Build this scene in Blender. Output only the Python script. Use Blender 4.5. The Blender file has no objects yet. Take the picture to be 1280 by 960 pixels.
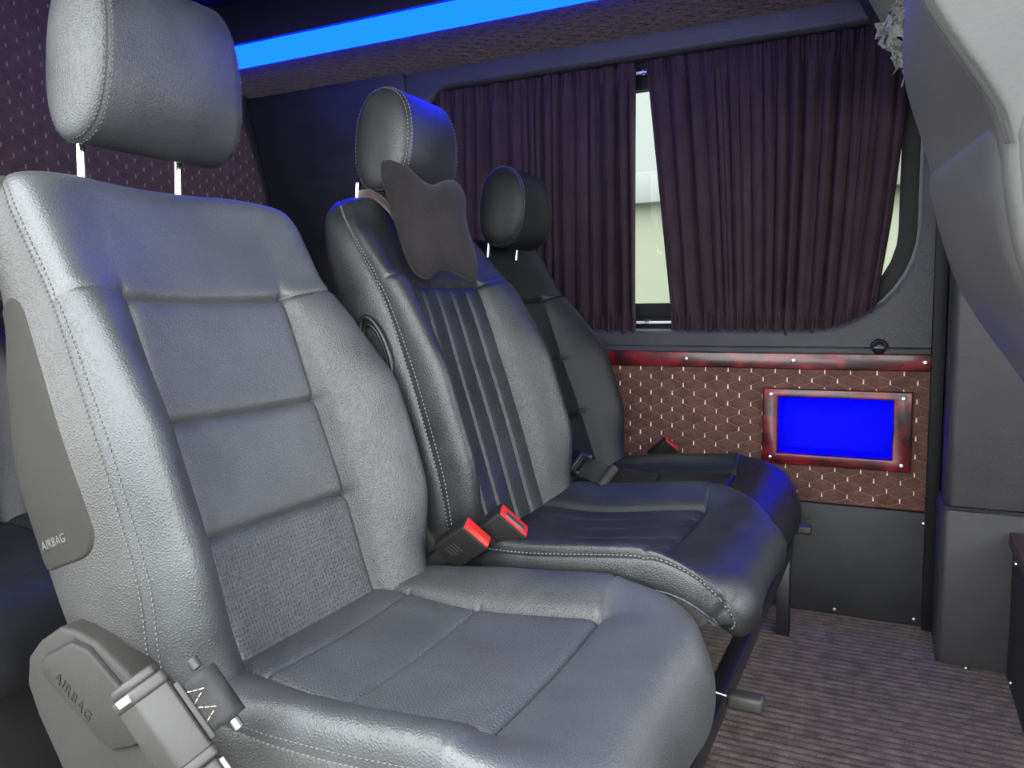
import bpy, bmesh, math, random
import numpy as np
from mathutils import Vector, Matrix
random.seed(7); rng = np.random.RandomState(5)
SC = bpy.context.scene
COL = SC.collection

# ------------------------------------------------------------------ camera
cam_d = bpy.data.cameras.new('camera'); cam = bpy.data.objects.new('camera', cam_d); COL.objects.link(cam)
Rc = [[0.89850046, 0.43878801, -0.01272816], [0.0312755, -0.09291025, -0.99518316], [-0.43785701, 0.89377445, -0.09720322]]
R3 = Matrix((Rc[0], [-v for v in Rc[1]], [-v for v in Rc[2]])).transposed()   # camera axes in the world
cam.matrix_world = Matrix.Translation((0, 0, 0.80)) @ R3.to_4x4()
cam_d.sensor_fit = 'HORIZONTAL'; cam_d.sensor_width = 36.0; cam_d.lens = 36.0 * 980 / 1280
cam_d.clip_start = 0.02
SC.camera = cam

# ------------------------------------------------------------------ sky, exposure
SC.view_settings.view_transform = 'Standard'; SC.view_settings.look = 'None'
SC.view_settings.gamma = 1.0; SC.view_settings.use_curve_mapping = False
SC.view_settings.exposure = 0.0
W = bpy.data.worlds.new('overcast_sky'); SC.world = W; W.use_nodes = True
wn, wl = W.node_tree.nodes, W.node_tree.links
wn.clear()
bg = wn.new('ShaderNodeBackground'); wo = wn.new('ShaderNodeOutputWorld')
bg.inputs['Color'].default_value = (0.95, 0.98, 1.0, 1); bg.inputs['Strength'].default_value = 8.6
wl.new(bg.outputs[0], wo.inputs[0])

# ------------------------------------------------------------------ materials
def new_mat(name):
    m = bpy.data.materials.new(name); m.use_nodes = True
    nt = m.node_tree; b = nt.nodes['Principled BSDF']
    return m, nt, b
def N(nt, t, **kw):
    n = nt.nodes.new(t)
    for k, v in kw.items():
        if k in n.inputs.keys() if hasattr(n.inputs, 'keys') else False: n.inputs[k].default_value = v
        else: setattr(n, k, v)
    return n
def coords(nt, scale=(1, 1, 1), out='Object'):
    tc = N(nt, 'ShaderNodeTexCoord'); mp = N(nt, 'ShaderNodeMapping'); mp.inputs['Scale'].default_value = scale
    nt.links.new(tc.outputs[out], mp.inputs[0]); return mp.outputs[0]
def ramp(nt, fac, stops):
    r = N(nt, 'ShaderNodeValToRGB'); e = r.color_ramp.elements
    while len(e) < len(stops): e.new(0.5)
    for k, (p, c) in enumerate(stops): e[k].position = p; e[k].color = (*c, 1)
    nt.links.new(fac, r.inputs[0]); return r.outputs[0]
def bump(nt, h, b, dist, strength=1.0, prev=None):
    n = N(nt, 'ShaderNodeBump'); n.inputs['Distance'].default_value = dist; n.inputs['Strength'].default_value = strength
    nt.links.new(h, n.inputs['Height'])
    if prev is not None: nt.links.new(prev, n.inputs['Normal'])
    nt.links.new(n.outputs[0], b.inputs['Normal']); return n.outputs[0]
def simple(name, col, rough=0.5, metal=0.0, spec=0.5):
    m, nt, b = new_mat(name)
    b.inputs['Base Color'].default_value = (*col, 1); b.inputs['Roughness'].default_value = rough
    b.inputs['Metallic'].default_value = metal; b.inputs['Specular IOR Level'].default_value = spec
    return m
def leather(name, col, rough=0.42, grain=290., dist=0.0006, spec=0.5, wear=0.0, perf=False):
    m, nt, b = new_mat(name); L = nt.links
    v = coords(nt)
    vo = N(nt, 'ShaderNodeTexVoronoi'); vo.feature = 'DISTANCE_TO_EDGE'; vo.inputs['Scale'].default_value = grain
    nz = N(nt, 'ShaderNodeTexNoise'); nz.inputs['Scale'].default_value = 14; nz.inputs['Detail'].default_value = 5
    L.new(v, vo.inputs['Vector']); L.new(v, nz.inputs['Vector'])
    sm = N(nt, 'ShaderNodeMapRange'); sm.interpolation_type = 'SMOOTHSTEP'; sm.inputs[1].default_value = 0; sm.inputs[2].default_value = 0.5
    L.new(vo.outputs['Distance'], sm.inputs[0])
    c = ramp(nt, nz.outputs['Fac'], [(0.3, [x * (0.85 - wear) for x in col]), (0.7, [x * (1.15 + wear) for x in col])])
    L.new(c, b.inputs['Base Color'])
    rr = N(nt, 'ShaderNodeMapRange'); rr.inputs[3].default_value = rough - 0.05; rr.inputs[4].default_value = rough + 0.07
    L.new(nz.outputs['Fac'], rr.inputs[0]); L.new(rr.outputs[0], b.inputs['Roughness'])
    b.inputs['Specular IOR Level'].default_value = spec
    p = bump(nt, sm.outputs[0], b, dist)
    n2 = N(nt, 'ShaderNodeTexNoise'); n2.inputs['Scale'].default_value = 45; n2.inputs['Detail'].default_value = 3
    L.new(v, n2.inputs['Vector'])
    p = bump(nt, n2.outputs['Fac'], b, 0.0006, 0.35, p)
    if perf:
        uv = N(nt, 'ShaderNodeUVMap'); uv.uv_map = 'uv'
        sp = N(nt, 'ShaderNodeVectorMath'); sp.operation = 'SCALE'; sp.inputs['Scale'].default_value = 1 / 0.0062
        L.new(uv.outputs[0], sp.inputs[0])
        fr = N(nt, 'ShaderNodeVectorMath'); fr.operation = 'FRACTION'; L.new(sp.outputs[0], fr.inputs[0])
        sb = N(nt, 'ShaderNodeVectorMath'); sb.operation = 'SUBTRACT'; sb.inputs[1].default_value = (0.5, 0.5, 0)
        L.new(fr.outputs[0], sb.inputs[0])
        ln = N(nt, 'ShaderNodeVectorMath'); ln.operation = 'LENGTH'; L.new(sb.outputs[0], ln.inputs[0])
        st = N(nt, 'ShaderNodeMapRange'); st.interpolation_type = 'SMOOTHSTEP'; st.inputs[1].default_value = 0.12; st.inputs[2].default_value = 0.26
        L.new(ln.outputs['Value'], st.inputs[0])
        bump(nt, st.outputs[0], b, 0.0012, 1.0, p)
    return m
M = {}
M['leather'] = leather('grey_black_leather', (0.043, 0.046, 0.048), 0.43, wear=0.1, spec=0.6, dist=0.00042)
M['leather_insert'] = leather('seat_insert_leather', (0.060, 0.064, 0.066), 0.44, spec=0.7, dist=0.00042)
M['leather_perf'] = leather('perforated_leather', (0.060, 0.064, 0.066), 0.46, perf=True, spec=0.7)
M['leather_side'] = leather('side_leather', (0.034, 0.034, 0.032), 0.46, spec=0.5, dist=0.0004)
M['leather_midshade'] = leather('soft_worn_shaded_leather', (0.019, 0.021, 0.023), 0.38, spec=0.55, grain=300, dist=0.0003, wear=0.25)  # worn leather, colour also lowered for daylight fading away from the door
M['leather_shaded'] = leather('shaded_smooth_leather', (0.012, 0.013, 0.015), 0.42, spec=0.26, grain=300, dist=0.0002)  # darkest copy: light falloff at the far seat painted into the colour
M['vinyl'] = leather('black_vinyl', (0.013, 0.013, 0.014), 0.55, grain=260, dist=0.0003, wear=0.2)
M['trim_vinyl'] = leather('dark_grey_trim_vinyl', (0.029, 0.028, 0.031), 0.55, grain=380, dist=0.0004)
M['front_leather'] = leather('front_seat_leather', (0.045, 0.044, 0.043), 0.50, spec=0.4, grain=200, dist=0.00012)
M['plastic'] = leather('grained_grey_plastic', (0.020, 0.019, 0.017), 0.55, grain=900, dist=0.0002, spec=0.35)
M['plastic_light'] = leather('pale_grey_plastic', (0.034, 0.033, 0.030), 0.45, grain=900, dist=0.0001)
M['soft_panel'] = leather('matte_airbag_panel', (0.016, 0.015, 0.012), 0.7, grain=700, dist=0.0002, spec=0.3)
M['black_plastic'] = simple('black_plastic', (0.012, 0.012, 0.013), 0.35)
M['buckle_plastic'] = leather('buckle_plastic', (0.010, 0.0095, 0.009), 0.55, spec=0.3, grain=800, dist=0.0002)
M['black_metal'] = simple('black_painted_steel', (0.012, 0.012, 0.013), 0.38)
M['chrome'] = simple('chrome', (0.6, 0.6, 0.6), 0.12, 1.0)
M['dull_steel'] = simple('dull_steel', (0.28, 0.28, 0.27), 0.4, 1.0)
M['rod_steel'] = simple('bright_rod_steel', (0.85, 0.85, 0.85), 0.5, 0.6)
M['screw'] = simple('bright_screw', (0.75, 0.75, 0.75), 0.3, 1.0)
M['red'] = simple('red_button', (0.50, 0.020, 0.012), 0.35)
M['stitch_grey'] = simple('grey_thread', (0.085, 0.085, 0.082), 0.7)
M['stitch_light'] = simple('pale_thread', (0.16, 0.16, 0.155), 0.7)
M['thread_cream'] = simple('cream_thread', (0.80, 0.68, 0.56), 0.8)
M['thread_line'] = simple('fine_brown_thread', (0.22, 0.14, 0.11), 0.8)
M['thread_dim'] = simple('dim_thread', (0.20, 0.165, 0.17), 0.8)
M['thread_dark'] = simple('dark_thread', (0.075, 0.055, 0.055), 0.8)
M['rubber'] = simple('black_rubber', (0.005, 0.005, 0.006), 0.6, 0, 0.25)
M['seam'] = simple('seam_black', (0.006, 0.006, 0.006), 0.7)

def fabric(name, c1, c2, scale=900, rough=0.9, sheen=0.3, dist=0.0004, stretch=(1, 1, 1)):
    m, nt, b = new_mat(name); L = nt.links
    v = coords(nt, stretch)
    nz = N(nt, 'ShaderNodeTexNoise'); nz.inputs['Scale'].default_value = scale; nz.inputs['Detail'].default_value = 2
    n2 = N(nt, 'ShaderNodeTexNoise'); n2.inputs['Scale'].default_value = 30; n2.inputs['Detail'].default_value = 6
    L.new(v, nz.inputs['Vector']); L.new(v, n2.inputs['Vector'])
    mx = N(nt, 'ShaderNodeMath'); mx.operation = 'MULTIPLY_ADD'; mx.inputs[1].default_value = 0.5
    L.new(nz.outputs['Fac'], mx.inputs[0])
    hf = N(nt, 'ShaderNodeMath'); hf.operation = 'MULTIPLY'; hf.inputs[1].default_value = 0.5; L.new(n2.outputs['Fac'], hf.inputs[0])
    L.new(hf.outputs[0], mx.inputs[2])
    L.new(ramp(nt, mx.outputs[0], [(0.38, c1), (0.62, c2)]), b.inputs['Base Color'])
    b.inputs['Roughness'].default_value = rough; b.inputs['Specular IOR Level'].default_value = 0.2
    b.inputs['Sheen Weight'].default_value = sheen; b.inputs['Sheen Roughness'].default_value = 0.5
    bump(nt, nz.outputs['Fac'], b, dist)
    return m
M['quilt'] = fabric('brown_velour', (0.066, 0.030, 0.022), (0.130, 0.064, 0.048), 260, sheen=0.25)
M['quilt_top'] = fabric('mauve_quilted_cloth', (0.13, 0.075, 0.075), (0.22, 0.135, 0.13), 300, sheen=0.2)
M['quilt_dark'] = fabric('dark_quilted_cloth', (0.045, 0.026, 0.024), (0.080, 0.048, 0.044), 400, sheen=0.2)
M['curtain'] = fabric('aubergine_curtain', (0.022, 0.0125, 0.016), (0.036, 0.022, 0.027), 700, sheen=0.0, stretch=(1, 1, 0.35))
M['pillow'] = fabric('charcoal_suede', (0.013, 0.0112, 0.0118), (0.022, 0.0195, 0.0205), 500, sheen=0.08)
M['felt'] = fabric('fuzzy_felt', (0.018, 0.018, 0.018), (0.055, 0.053, 0.05), 350, sheen=0.3, dist=0.002)
M['strap'] = fabric('brown_elastic', (0.022, 0.010, 0.008), (0.048, 0.024, 0.02), 900)
M['webbing'] = fabric('black_webbing', (0.016, 0.016, 0.016), (0.04, 0.04, 0.04), 1200, rough=0.55, sheen=0.0)
M['carpet'] = fabric('brown_ribbed_carpet', (0.046, 0.030, 0.024), (0.240, 0.165, 0.138), 420, sheen=0.2, dist=0.003)
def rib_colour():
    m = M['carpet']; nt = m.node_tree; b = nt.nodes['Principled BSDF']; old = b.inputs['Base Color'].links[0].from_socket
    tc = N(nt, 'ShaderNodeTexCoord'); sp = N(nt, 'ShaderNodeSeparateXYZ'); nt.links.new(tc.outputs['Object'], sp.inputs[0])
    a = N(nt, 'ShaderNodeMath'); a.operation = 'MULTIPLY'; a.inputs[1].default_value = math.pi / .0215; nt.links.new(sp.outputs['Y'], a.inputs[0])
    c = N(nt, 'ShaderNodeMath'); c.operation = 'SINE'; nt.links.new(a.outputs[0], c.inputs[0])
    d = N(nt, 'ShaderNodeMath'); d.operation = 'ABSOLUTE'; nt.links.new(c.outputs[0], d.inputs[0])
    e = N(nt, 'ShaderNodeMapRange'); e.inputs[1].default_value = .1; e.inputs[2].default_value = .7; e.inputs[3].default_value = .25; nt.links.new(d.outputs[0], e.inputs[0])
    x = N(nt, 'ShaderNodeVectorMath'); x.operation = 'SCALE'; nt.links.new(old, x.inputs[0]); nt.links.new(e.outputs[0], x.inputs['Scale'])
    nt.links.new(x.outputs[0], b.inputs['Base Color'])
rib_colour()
M['rag'] = fabric('frayed_grey_cloth', (0.03, 0.03, 0.035), (0.12, 0.12, 0.12), 300, dist=0.002)

def wood(name):
    m, nt, b = new_mat(name); L = nt.links
    v = coords(nt, (1, 1, 1.4))
    nz = N(nt, 'ShaderNodeTexNoise'); nz.inputs['Scale'].default_value = 11; nz.inputs['Detail'].default_value = 7; nz.inputs['Distortion'].default_value = 1.4
    L.new(v, nz.inputs['Vector'])
    L.new(ramp(nt, nz.outputs['Fac'], [(0.30, (0.006, 0.003, 0.004)), (0.46, (0.045, 0.004, 0.007)), (0.60, (0.15, 0.008, 0.014)), (0.78, (0.22, 0.03, 0.025))]), b.inputs['Base Color'])
    b.inputs['Roughness'].default_value = 0.30; b.inputs['Coat Weight'].default_value = 0.15; b.inputs['Coat Roughness'].default_value = 0.05
    return m
M['wood'] = wood('red_burl_lacquer')
def dark_wood(name):
    m, nt, b = new_mat(name); L = nt.links
    v = coords(nt, (40, 3, 40))
    nz = N(nt, 'ShaderNodeTexNoise'); nz.inputs['Scale'].default_value = 4; nz.inputs['Detail'].default_value = 5
    L.new(v, nz.inputs['Vector'])
    L.new(ramp(nt, nz.outputs['Fac'], [(0.35, (0.02, 0.011, 0.010)), (0.65, (0.085, 0.05, 0.045))]), b.inputs['Base Color'])
    b.inputs['Roughness'].default_value = 0.45
    return m
M['dark_wood'] = dark_wood('dark_grained_trim')
def emit(name, col, s):
    m = bpy.data.materials.new(name); m.use_nodes = True; nt = m.node_tree; nt.nodes.clear()
    e = nt.nodes.new('ShaderNodeEmission'); e.inputs[0].default_value = (*col, 1); e.inputs[1].default_value = s
    o = nt.nodes.new('ShaderNodeOutputMaterial'); nt.links.new(e.outputs[0], o.inputs[0]); return m
M['led'] = emit('blue_strip_light', (0.0006, 0.0135, 1.0), 25.0)
M['niche_led'] = emit('niche_blue_led', (0.0, 0.0006, 1.0), 62.0)
def glass():
    m = bpy.data.materials.new('window_glass'); m.use_nodes = True; nt = m.node_tree; nt.nodes.clear()
    t = nt.nodes.new('ShaderNodeBsdfTransparent'); t.inputs[0].default_value = (0.86, 0.92, 0.87, 1)
    g = nt.nodes.new('ShaderNodeBsdfGlossy'); g.inputs['Roughness'].default_value = 0.02
    f = nt.nodes.new('ShaderNodeFresnel'); f.inputs[0].default_value = 1.2
    x = nt.nodes.new('ShaderNodeMixShader'); o = nt.nodes.new('ShaderNodeOutputMaterial')
    nt.links.new(f.outputs[0], x.inputs[0]); nt.links.new(t.outputs[0], x.inputs[1]); nt.links.new(g.outputs[0], x.inputs[2]); nt.links.new(x.outputs[0], o.inputs[0])
    return m
M['glass'] = glass()
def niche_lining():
    m, nt, b = new_mat('niche_glow_lining'); v = coords(nt)
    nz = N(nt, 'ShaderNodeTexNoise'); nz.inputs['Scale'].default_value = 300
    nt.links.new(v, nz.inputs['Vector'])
    b.inputs['Base Color'].default_value = (0.006, 0.006, 0.42, 1); b.inputs['Roughness'].default_value = 0.95; b.inputs['Specular IOR Level'].default_value = 0.02  # blue glow of the niche lamp put into the lining colour
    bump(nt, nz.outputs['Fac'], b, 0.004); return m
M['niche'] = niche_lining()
M['paint_green'] = simple('pale_green_plaster', (0.158, 0.166, 0.123), 0.8)
M['paint_white'] = simple('white_cladding', (0.142, 0.148, 0.142), 0.6)
M['paint_grey'] = simple('grey_ledge', (0.143, 0.150, 0.147), 0.7)
M['asphalt'] = simple('asphalt', (0.10, 0.10, 0.10), 0.9)
M['orange'] = simple('terracotta_paint', (0.20, 0.07, 0.045), 0.7)
M['body'] = simple('van_body_paint', (0.02, 0.02, 0.022), 0.4)
def ceiling_mat():
    m, nt, b = new_mat('scratched_black_lining'); L = nt.links
    v = coords(nt, (1, 6, 1))
    nz = N(nt, 'ShaderNodeTexNoise'); nz.inputs['Scale'].default_value = 26; nz.inputs['Detail'].default_value = 9; nz.inputs['Roughness'].default_value = 0.75
    L.new(v, nz.inputs['Vector'])
    L.new(ramp(nt, nz.outputs['Fac'], [(0.66, (0.014, 0.013, 0.016)), (0.72, (0.10, 0.09, 0.09))]), b.inputs['Base Color'])
    b.inputs['Roughness'].default_value = 0.35; return m
M['ceiling'] = ceiling_mat()

# ------------------------------------------------------------------ object helpers
def link(name, me, mat=None, parent=None, kind=None, smooth=None):
    o = bpy.data.objects.new(name, me); COL.objects.link(o)
    if mat is not None:
        if not me.materials: me.materials.append(M[mat] if isinstance(mat, str) else mat)
    if parent is not None: o.parent = parent
    if kind: o['kind'] = kind
    if smooth is not None:
        me.polygons.foreach_set('use_smooth', [smooth] * len(me.polygons))
    return o
def from_bm(name, bm, mat, parent=None, kind=None, smooth=True, angle=None):
    bmesh.ops.recalc_face_normals(bm, faces=bm.faces)
    me = bpy.data.meshes.new(name); bm.to_mesh(me); bm.free()
    o = link(name, me, mat, parent, kind, smooth)
    if angle:
        import math as _m
        me.set_sharp_from_angle(angle=_m.radians(angle))
    return o
def empty(name, loc, label=None, cat=None, group=None, kind=None, rz=0):
    o = bpy.data.objects.new(name, None); COL.objects.link(o); o.location = loc; o.rotation_euler.z = rz
    o.empty_display_size = 0.05
    tag(o, label, cat, group, kind); return o
def tag(o, label=None, cat=None, group=None, kind=None):
    if label: o['label'] = label
    if cat: o['category'] = cat
    if group: o['group'] = group
    if kind: o['kind'] = kind
    return o
def bbox(bm, lo, hi, bev=0.0, seg=2, mat4=None):
    r = bmesh.ops.create_cube(bm, size=1.0)
    vs = r['verts']
    for v in vs:
        v.co = Vector((lo[0] + (v.co.x + .5) * (hi[0] - lo[0]), lo[1] + (v.co.y + .5) * (hi[1] - lo[1]), lo[2] + (v.co.z + .5) * (hi[2] - lo[2])))
    if bev > 0:
        es = list({e for v in vs for e in v.link_edges})
        rr = bmesh.ops.bevel(bm, geom=es, offset=bev, segments=seg, affect='EDGES', profile=0.5)
        vs = list({v for f in rr['faces'] for v in f.verts} | {v for v in vs if v.is_valid})
    if mat4 is not None:
        for v in vs: v.co = mat4 @ v.co
    return vs
def box(name, lo, hi, mat, parent=None, bev=0.003, kind=None, seg=2, mat4=None):
    bm = bmesh.new(); bbox(bm, lo, hi, bev, seg, mat4)
    return from_bm(name, bm, mat, parent, kind, smooth=True, angle=40)
def tube_bm(bm, pts, rad, n=10, cap=True, flat=None):
    pts = [Vector(p) for p in pts]; rings = []
    up = Vector((0, 0, 1))
    for i, p in enumerate(pts):
        t = (pts[min(i + 1, len(pts) - 1)] - pts[max(i - 1, 0)]).normalized()
        if i == 0:
            if abs(t.dot(up)) > .9: up = Vector((1, 0, 0))
            a = t.cross(up).normalized()
        else:
            a = (a - t * a.dot(t)).normalized()
        b = t.cross(a)
        r = rad[i] if isinstance(rad, (list, tuple)) else rad
        rings.append([bm.verts.new(p + (a * math.cos(k * 2 * math.pi / n) + b * math.sin(k * 2 * math.pi / n)) * r) for k in range(n)])
    for i in range(len(rings) - 1):
        for k in range(n):
            bm.faces.new((rings[i][k], rings[i][(k + 1) % n], rings[i + 1][(k + 1) % n], rings[i + 1][k]))
    if cap:
        bm.faces.new(rings[0][::-1]); bm.faces.new(rings[-1])
def tube(name, pts, rad, mat, parent=None, n=10, kind=None):
    bm = bmesh.new(); tube_bm(bm, pts, rad, n)
    return from_bm(name, bm, mat, parent, kind, True, 50)
def cyl(name, c, axis, r, h, mat, parent=None, n=16, bev=True):
    a = Vector(axis).normalized(); c = Vector(c)
    if bev: return tube(name, [c, c + a * 1e-5, c + a * h * .7, c + a * h * .93, c + a * h], [r * .9, r, r, r * .85, r * .5], mat, parent, n)
    return tube(name, [c, c + a * h], r, mat, parent, n)
def prism(name, poly, axis, a0, a1, mat, parent=None, bev=0.003, kind=None, mat4=None, seg=2):
    """poly: 2-D points in the two other axes, extruded along axis ('x': (y,z), 'y': (x,z), 'z': (x,y))"""
    bm = bmesh.new()
    def P(p, a): return {'x': (a, p[0], p[1]), 'y': (p[0], a, p[1]), 'z': (p[0], p[1], a)}[axis]
    v0 = [bm.verts.new(P(p, a0)) for p in poly]; v1 = [bm.verts.new(P(p, a1)) for p in poly]
    bm.faces.new(v0); bm.faces.new(v1[::-1]); n = len(poly)
    for i in range(n): bm.faces.new((v0[i], v0[(i + 1) % n], v1[(i + 1) % n], v1[i]))
    bmesh.ops.recalc_face_normals(bm, faces=bm.faces)
    if bev > 0:
        bmesh.ops.bevel(bm, geom=[e for e in bm.edges if e.calc_face_angle(0) > .5], offset=bev, segments=seg, affect='EDGES', profile=0.5)
    if mat4 is not None: bm.transform(mat4)
    return from_bm(name, bm, mat, parent, kind, True, 35)
def rrect(x0, z0, x1, z1, r, n=6):
    r = r if isinstance(r, (list, tuple)) else [r] * 4
    out = []
    for (cx, cz, a0, q) in ((x1 - r[0], z1 - r[0], 0, r[0]), (x0 + r[1], z1 - r[1], 90, r[1]), (x0 + r[2], z0 + r[2], 180, r[2]), (x1 - r[3], z0 + r[3], 270, r[3])):
        for k in range(n + 1):
            t = math.radians(a0 + 90 * k / n); out.append((cx + q * math.cos(t), cz + q * math.sin(t)))
    return out
def grid_mesh(name, P, mat, parent=None, uv=None, kind=None, flip=False, closed=False):
    """P: rows x cols x 3 array"""
    P = np.asarray(P, float); R, C = P.shape[:2]
    idx = np.arange(R * C).reshape(R, C)
    a, b, c, d = idx[:-1, :-1], idx[:-1, 1:], idx[1:, 1:], idx[1:, :-1]
    F = np.stack([a, b, c, d], -1).reshape(-1, 4)
    if flip: F = F[:, ::-1]
    me = bpy.data.meshes.new(name)
    me.from_pydata(P.reshape(-1, 3).tolist(), [], F.tolist())
    if uv is not None:
        u = me.uv_layers.new(name='uv'); uvf = np.asarray(uv, float).reshape(-1, 2)
        li = np.zeros(len(me.loops), int); me.loops.foreach_get('vertex_index', li)
        u.data.foreach_set('uv', uvf[li].ravel())
    me.update()
    return link(name, me, mat, parent, kind, True)
def dashes(name, pts, nrm, mat, parent=None, length=0.0045, gap=0.002, r=0.0009, lift=0.0007, kind='stuff', width=None):
    """stitches laid along one or more polylines: pts = list of polylines, nrm = list of normal arrays"""
    V, F = [], []
    for P, Nn in zip(pts, nrm):
        P = np.asarray(P, float); Nn = np.asarray(Nn, float)
        d = np.r_[0, np.cumsum(np.linalg.norm(np.diff(P, axis=0), axis=1))]
        if d[-1] < length: continue
        k = int(d[-1] / (length + gap))
        for i in range(k):
            s0 = i * (length + gap); s1 = s0 + length
            A = np.array([np.interp(s0, d, P[:, j]) for j in range(3)]); B = np.array([np.interp(s1, d, P[:, j]) for j in range(3)])
            n = np.array([np.interp((s0 + s1) / 2, d, Nn[:, j]) for j in range(3)]); n /= np.linalg.norm(n) + 1e-9
            t = (B - A) / (np.linalg.norm(B - A) + 1e-9); w = np.cross(t, n)
            m = (A + B) / 2 + n * lift; q = len(V); wd = width or r
            V += [A - n * r * .3, B - n * r * .3] + [m + w * wd - t * length * .28, m + n * r - t * length * .28, m - w * wd - t * length * .28,
                  m + w * wd + t * length * .28, m + n * r + t * length * .28, m - w * wd + t * length * .28]
            for f in ((0, 2, 3), (0, 3, 4), (2, 5, 6, 3), (3, 6, 7, 4), (1, 6, 5), (1, 7, 6)): F.append([q + x for x in f])
    me = bpy.data.meshes.new(name); me.from_pydata([list(map(float, v)) for v in V], [], F); me.update()
    return link(name, me, mat, parent, kind, True)
def text_obj(name, body, size, mat4, mat, parent=None, depth=0.0006):
    cu = bpy.data.curves.new(name, 'FONT'); cu.body = body; cu.size = size; cu.extrude = depth; cu.align_x = 'CENTER'; cu.align_y = 'CENTER'; cu.resolution_u = 3
    cu.space_character = 1.15
    t = bpy.data.objects.new(name, cu); COL.objects.link(t)
    dg = bpy.context.evaluated_depsgraph_get(); me = bpy.data.meshes.new_from_object(t.evaluated_get(dg))
    bpy.data.objects.remove(t); bpy.data.curves.remove(cu)
    me.transform(mat4); me.materials.clear()
    return link(name, me, mat, parent)
def basis(o, x, y):
    x = Vector(x).normalized(); z = x.cross(Vector(y)).normalized(); y = z.cross(x)
    return Matrix.Translation(o) @ Matrix((x, y, z)).transposed().to_4x4()

# ------------------------------------------------------------------ monotone interpolation and splines
def pchip(xs, ys):
    x = np.asarray(xs, float); y = np.asarray(ys, float); h = np.diff(x); dl = np.diff(y) / h
    m = np.zeros(len(x))
    for i in range(1, len(x) - 1):
        if dl[i - 1] * dl[i] > 0:
            w1, w2 = 2 * h[i] + h[i - 1], h[i] + 2 * h[i - 1]; m[i] = (w1 + w2) / (w1 / dl[i - 1] + w2 / dl[i])
    m[0] = dl[0]; m[-1] = dl[-1]
    def f(t):
        t = np.clip(t, x[0], x[-1]); i = np.clip(np.searchsorted(x, t) - 1, 0, len(h) - 1); u = (t - x[i]) / h[i]
        return (1 + 2 * u) * (1 - u) ** 2 * y[i] + u * (1 - u) ** 2 * h[i] * m[i] + u * u * (3 - 2 * u) * y[i + 1] + u * u * (u - 1) * h[i] * m[i + 1]
    return f
class Curve2:
    """smooth planar curve through points, by arc length"""
    def __init__(s, pts, closed=False):
        p = np.asarray(pts, float); d = np.r_[0, np.cumsum(np.linalg.norm(np.diff(p, axis=0), axis=1))]
        n = len(p); tt = np.zeros_like(p)
        for i in range(n):
            a, b = max(i - 1, 0), min(i + 1, n - 1); tt[i] = (p[b] - p[a]) / (d[b] - d[a])
        if closed: tt[0] = tt[-1] = (p[1] - p[-2]) / (d[1] + d[-1] - d[-2])
        out = []
        for i in range(n - 1):
            h = d[i + 1] - d[i]
            for u in np.linspace(0, 1, 24, endpoint=(i == n - 2)):
                out.append((1 + 2 * u) * (1 - u) ** 2 * p[i] + u * (1 - u) ** 2 * h * tt[i] + u * u * (3 - 2 * u) * p[i + 1] + u * u * (u - 1) * h * tt[i + 1])
        s.q = np.array(out); s.d = np.r_[0, np.cumsum(np.linalg.norm(np.diff(s.q, axis=0), axis=1))]; s.L = s.d[-1]
        s.knots = [s.d[min(i * 24, len(s.q) - 1)] for i in range(n)]
    def at(s, t):
        return np.array([np.interp(t, s.d, s.q[:, 0]), np.interp(t, s.d, s.q[:, 1])])
    def frame(s, t):
        e = 0.004; T = s.at(min(t + e, s.L)) - s.at(max(t - e, 0)); return s.at(t), T / np.linalg.norm(T)
def bez(p0, p1, p2, p3, t): return (1 - t) ** 3 * p0 + 3 * t * (1 - t) ** 2 * p1 + 3 * t * t * (1 - t) * p2 + t ** 3 * p3

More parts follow.
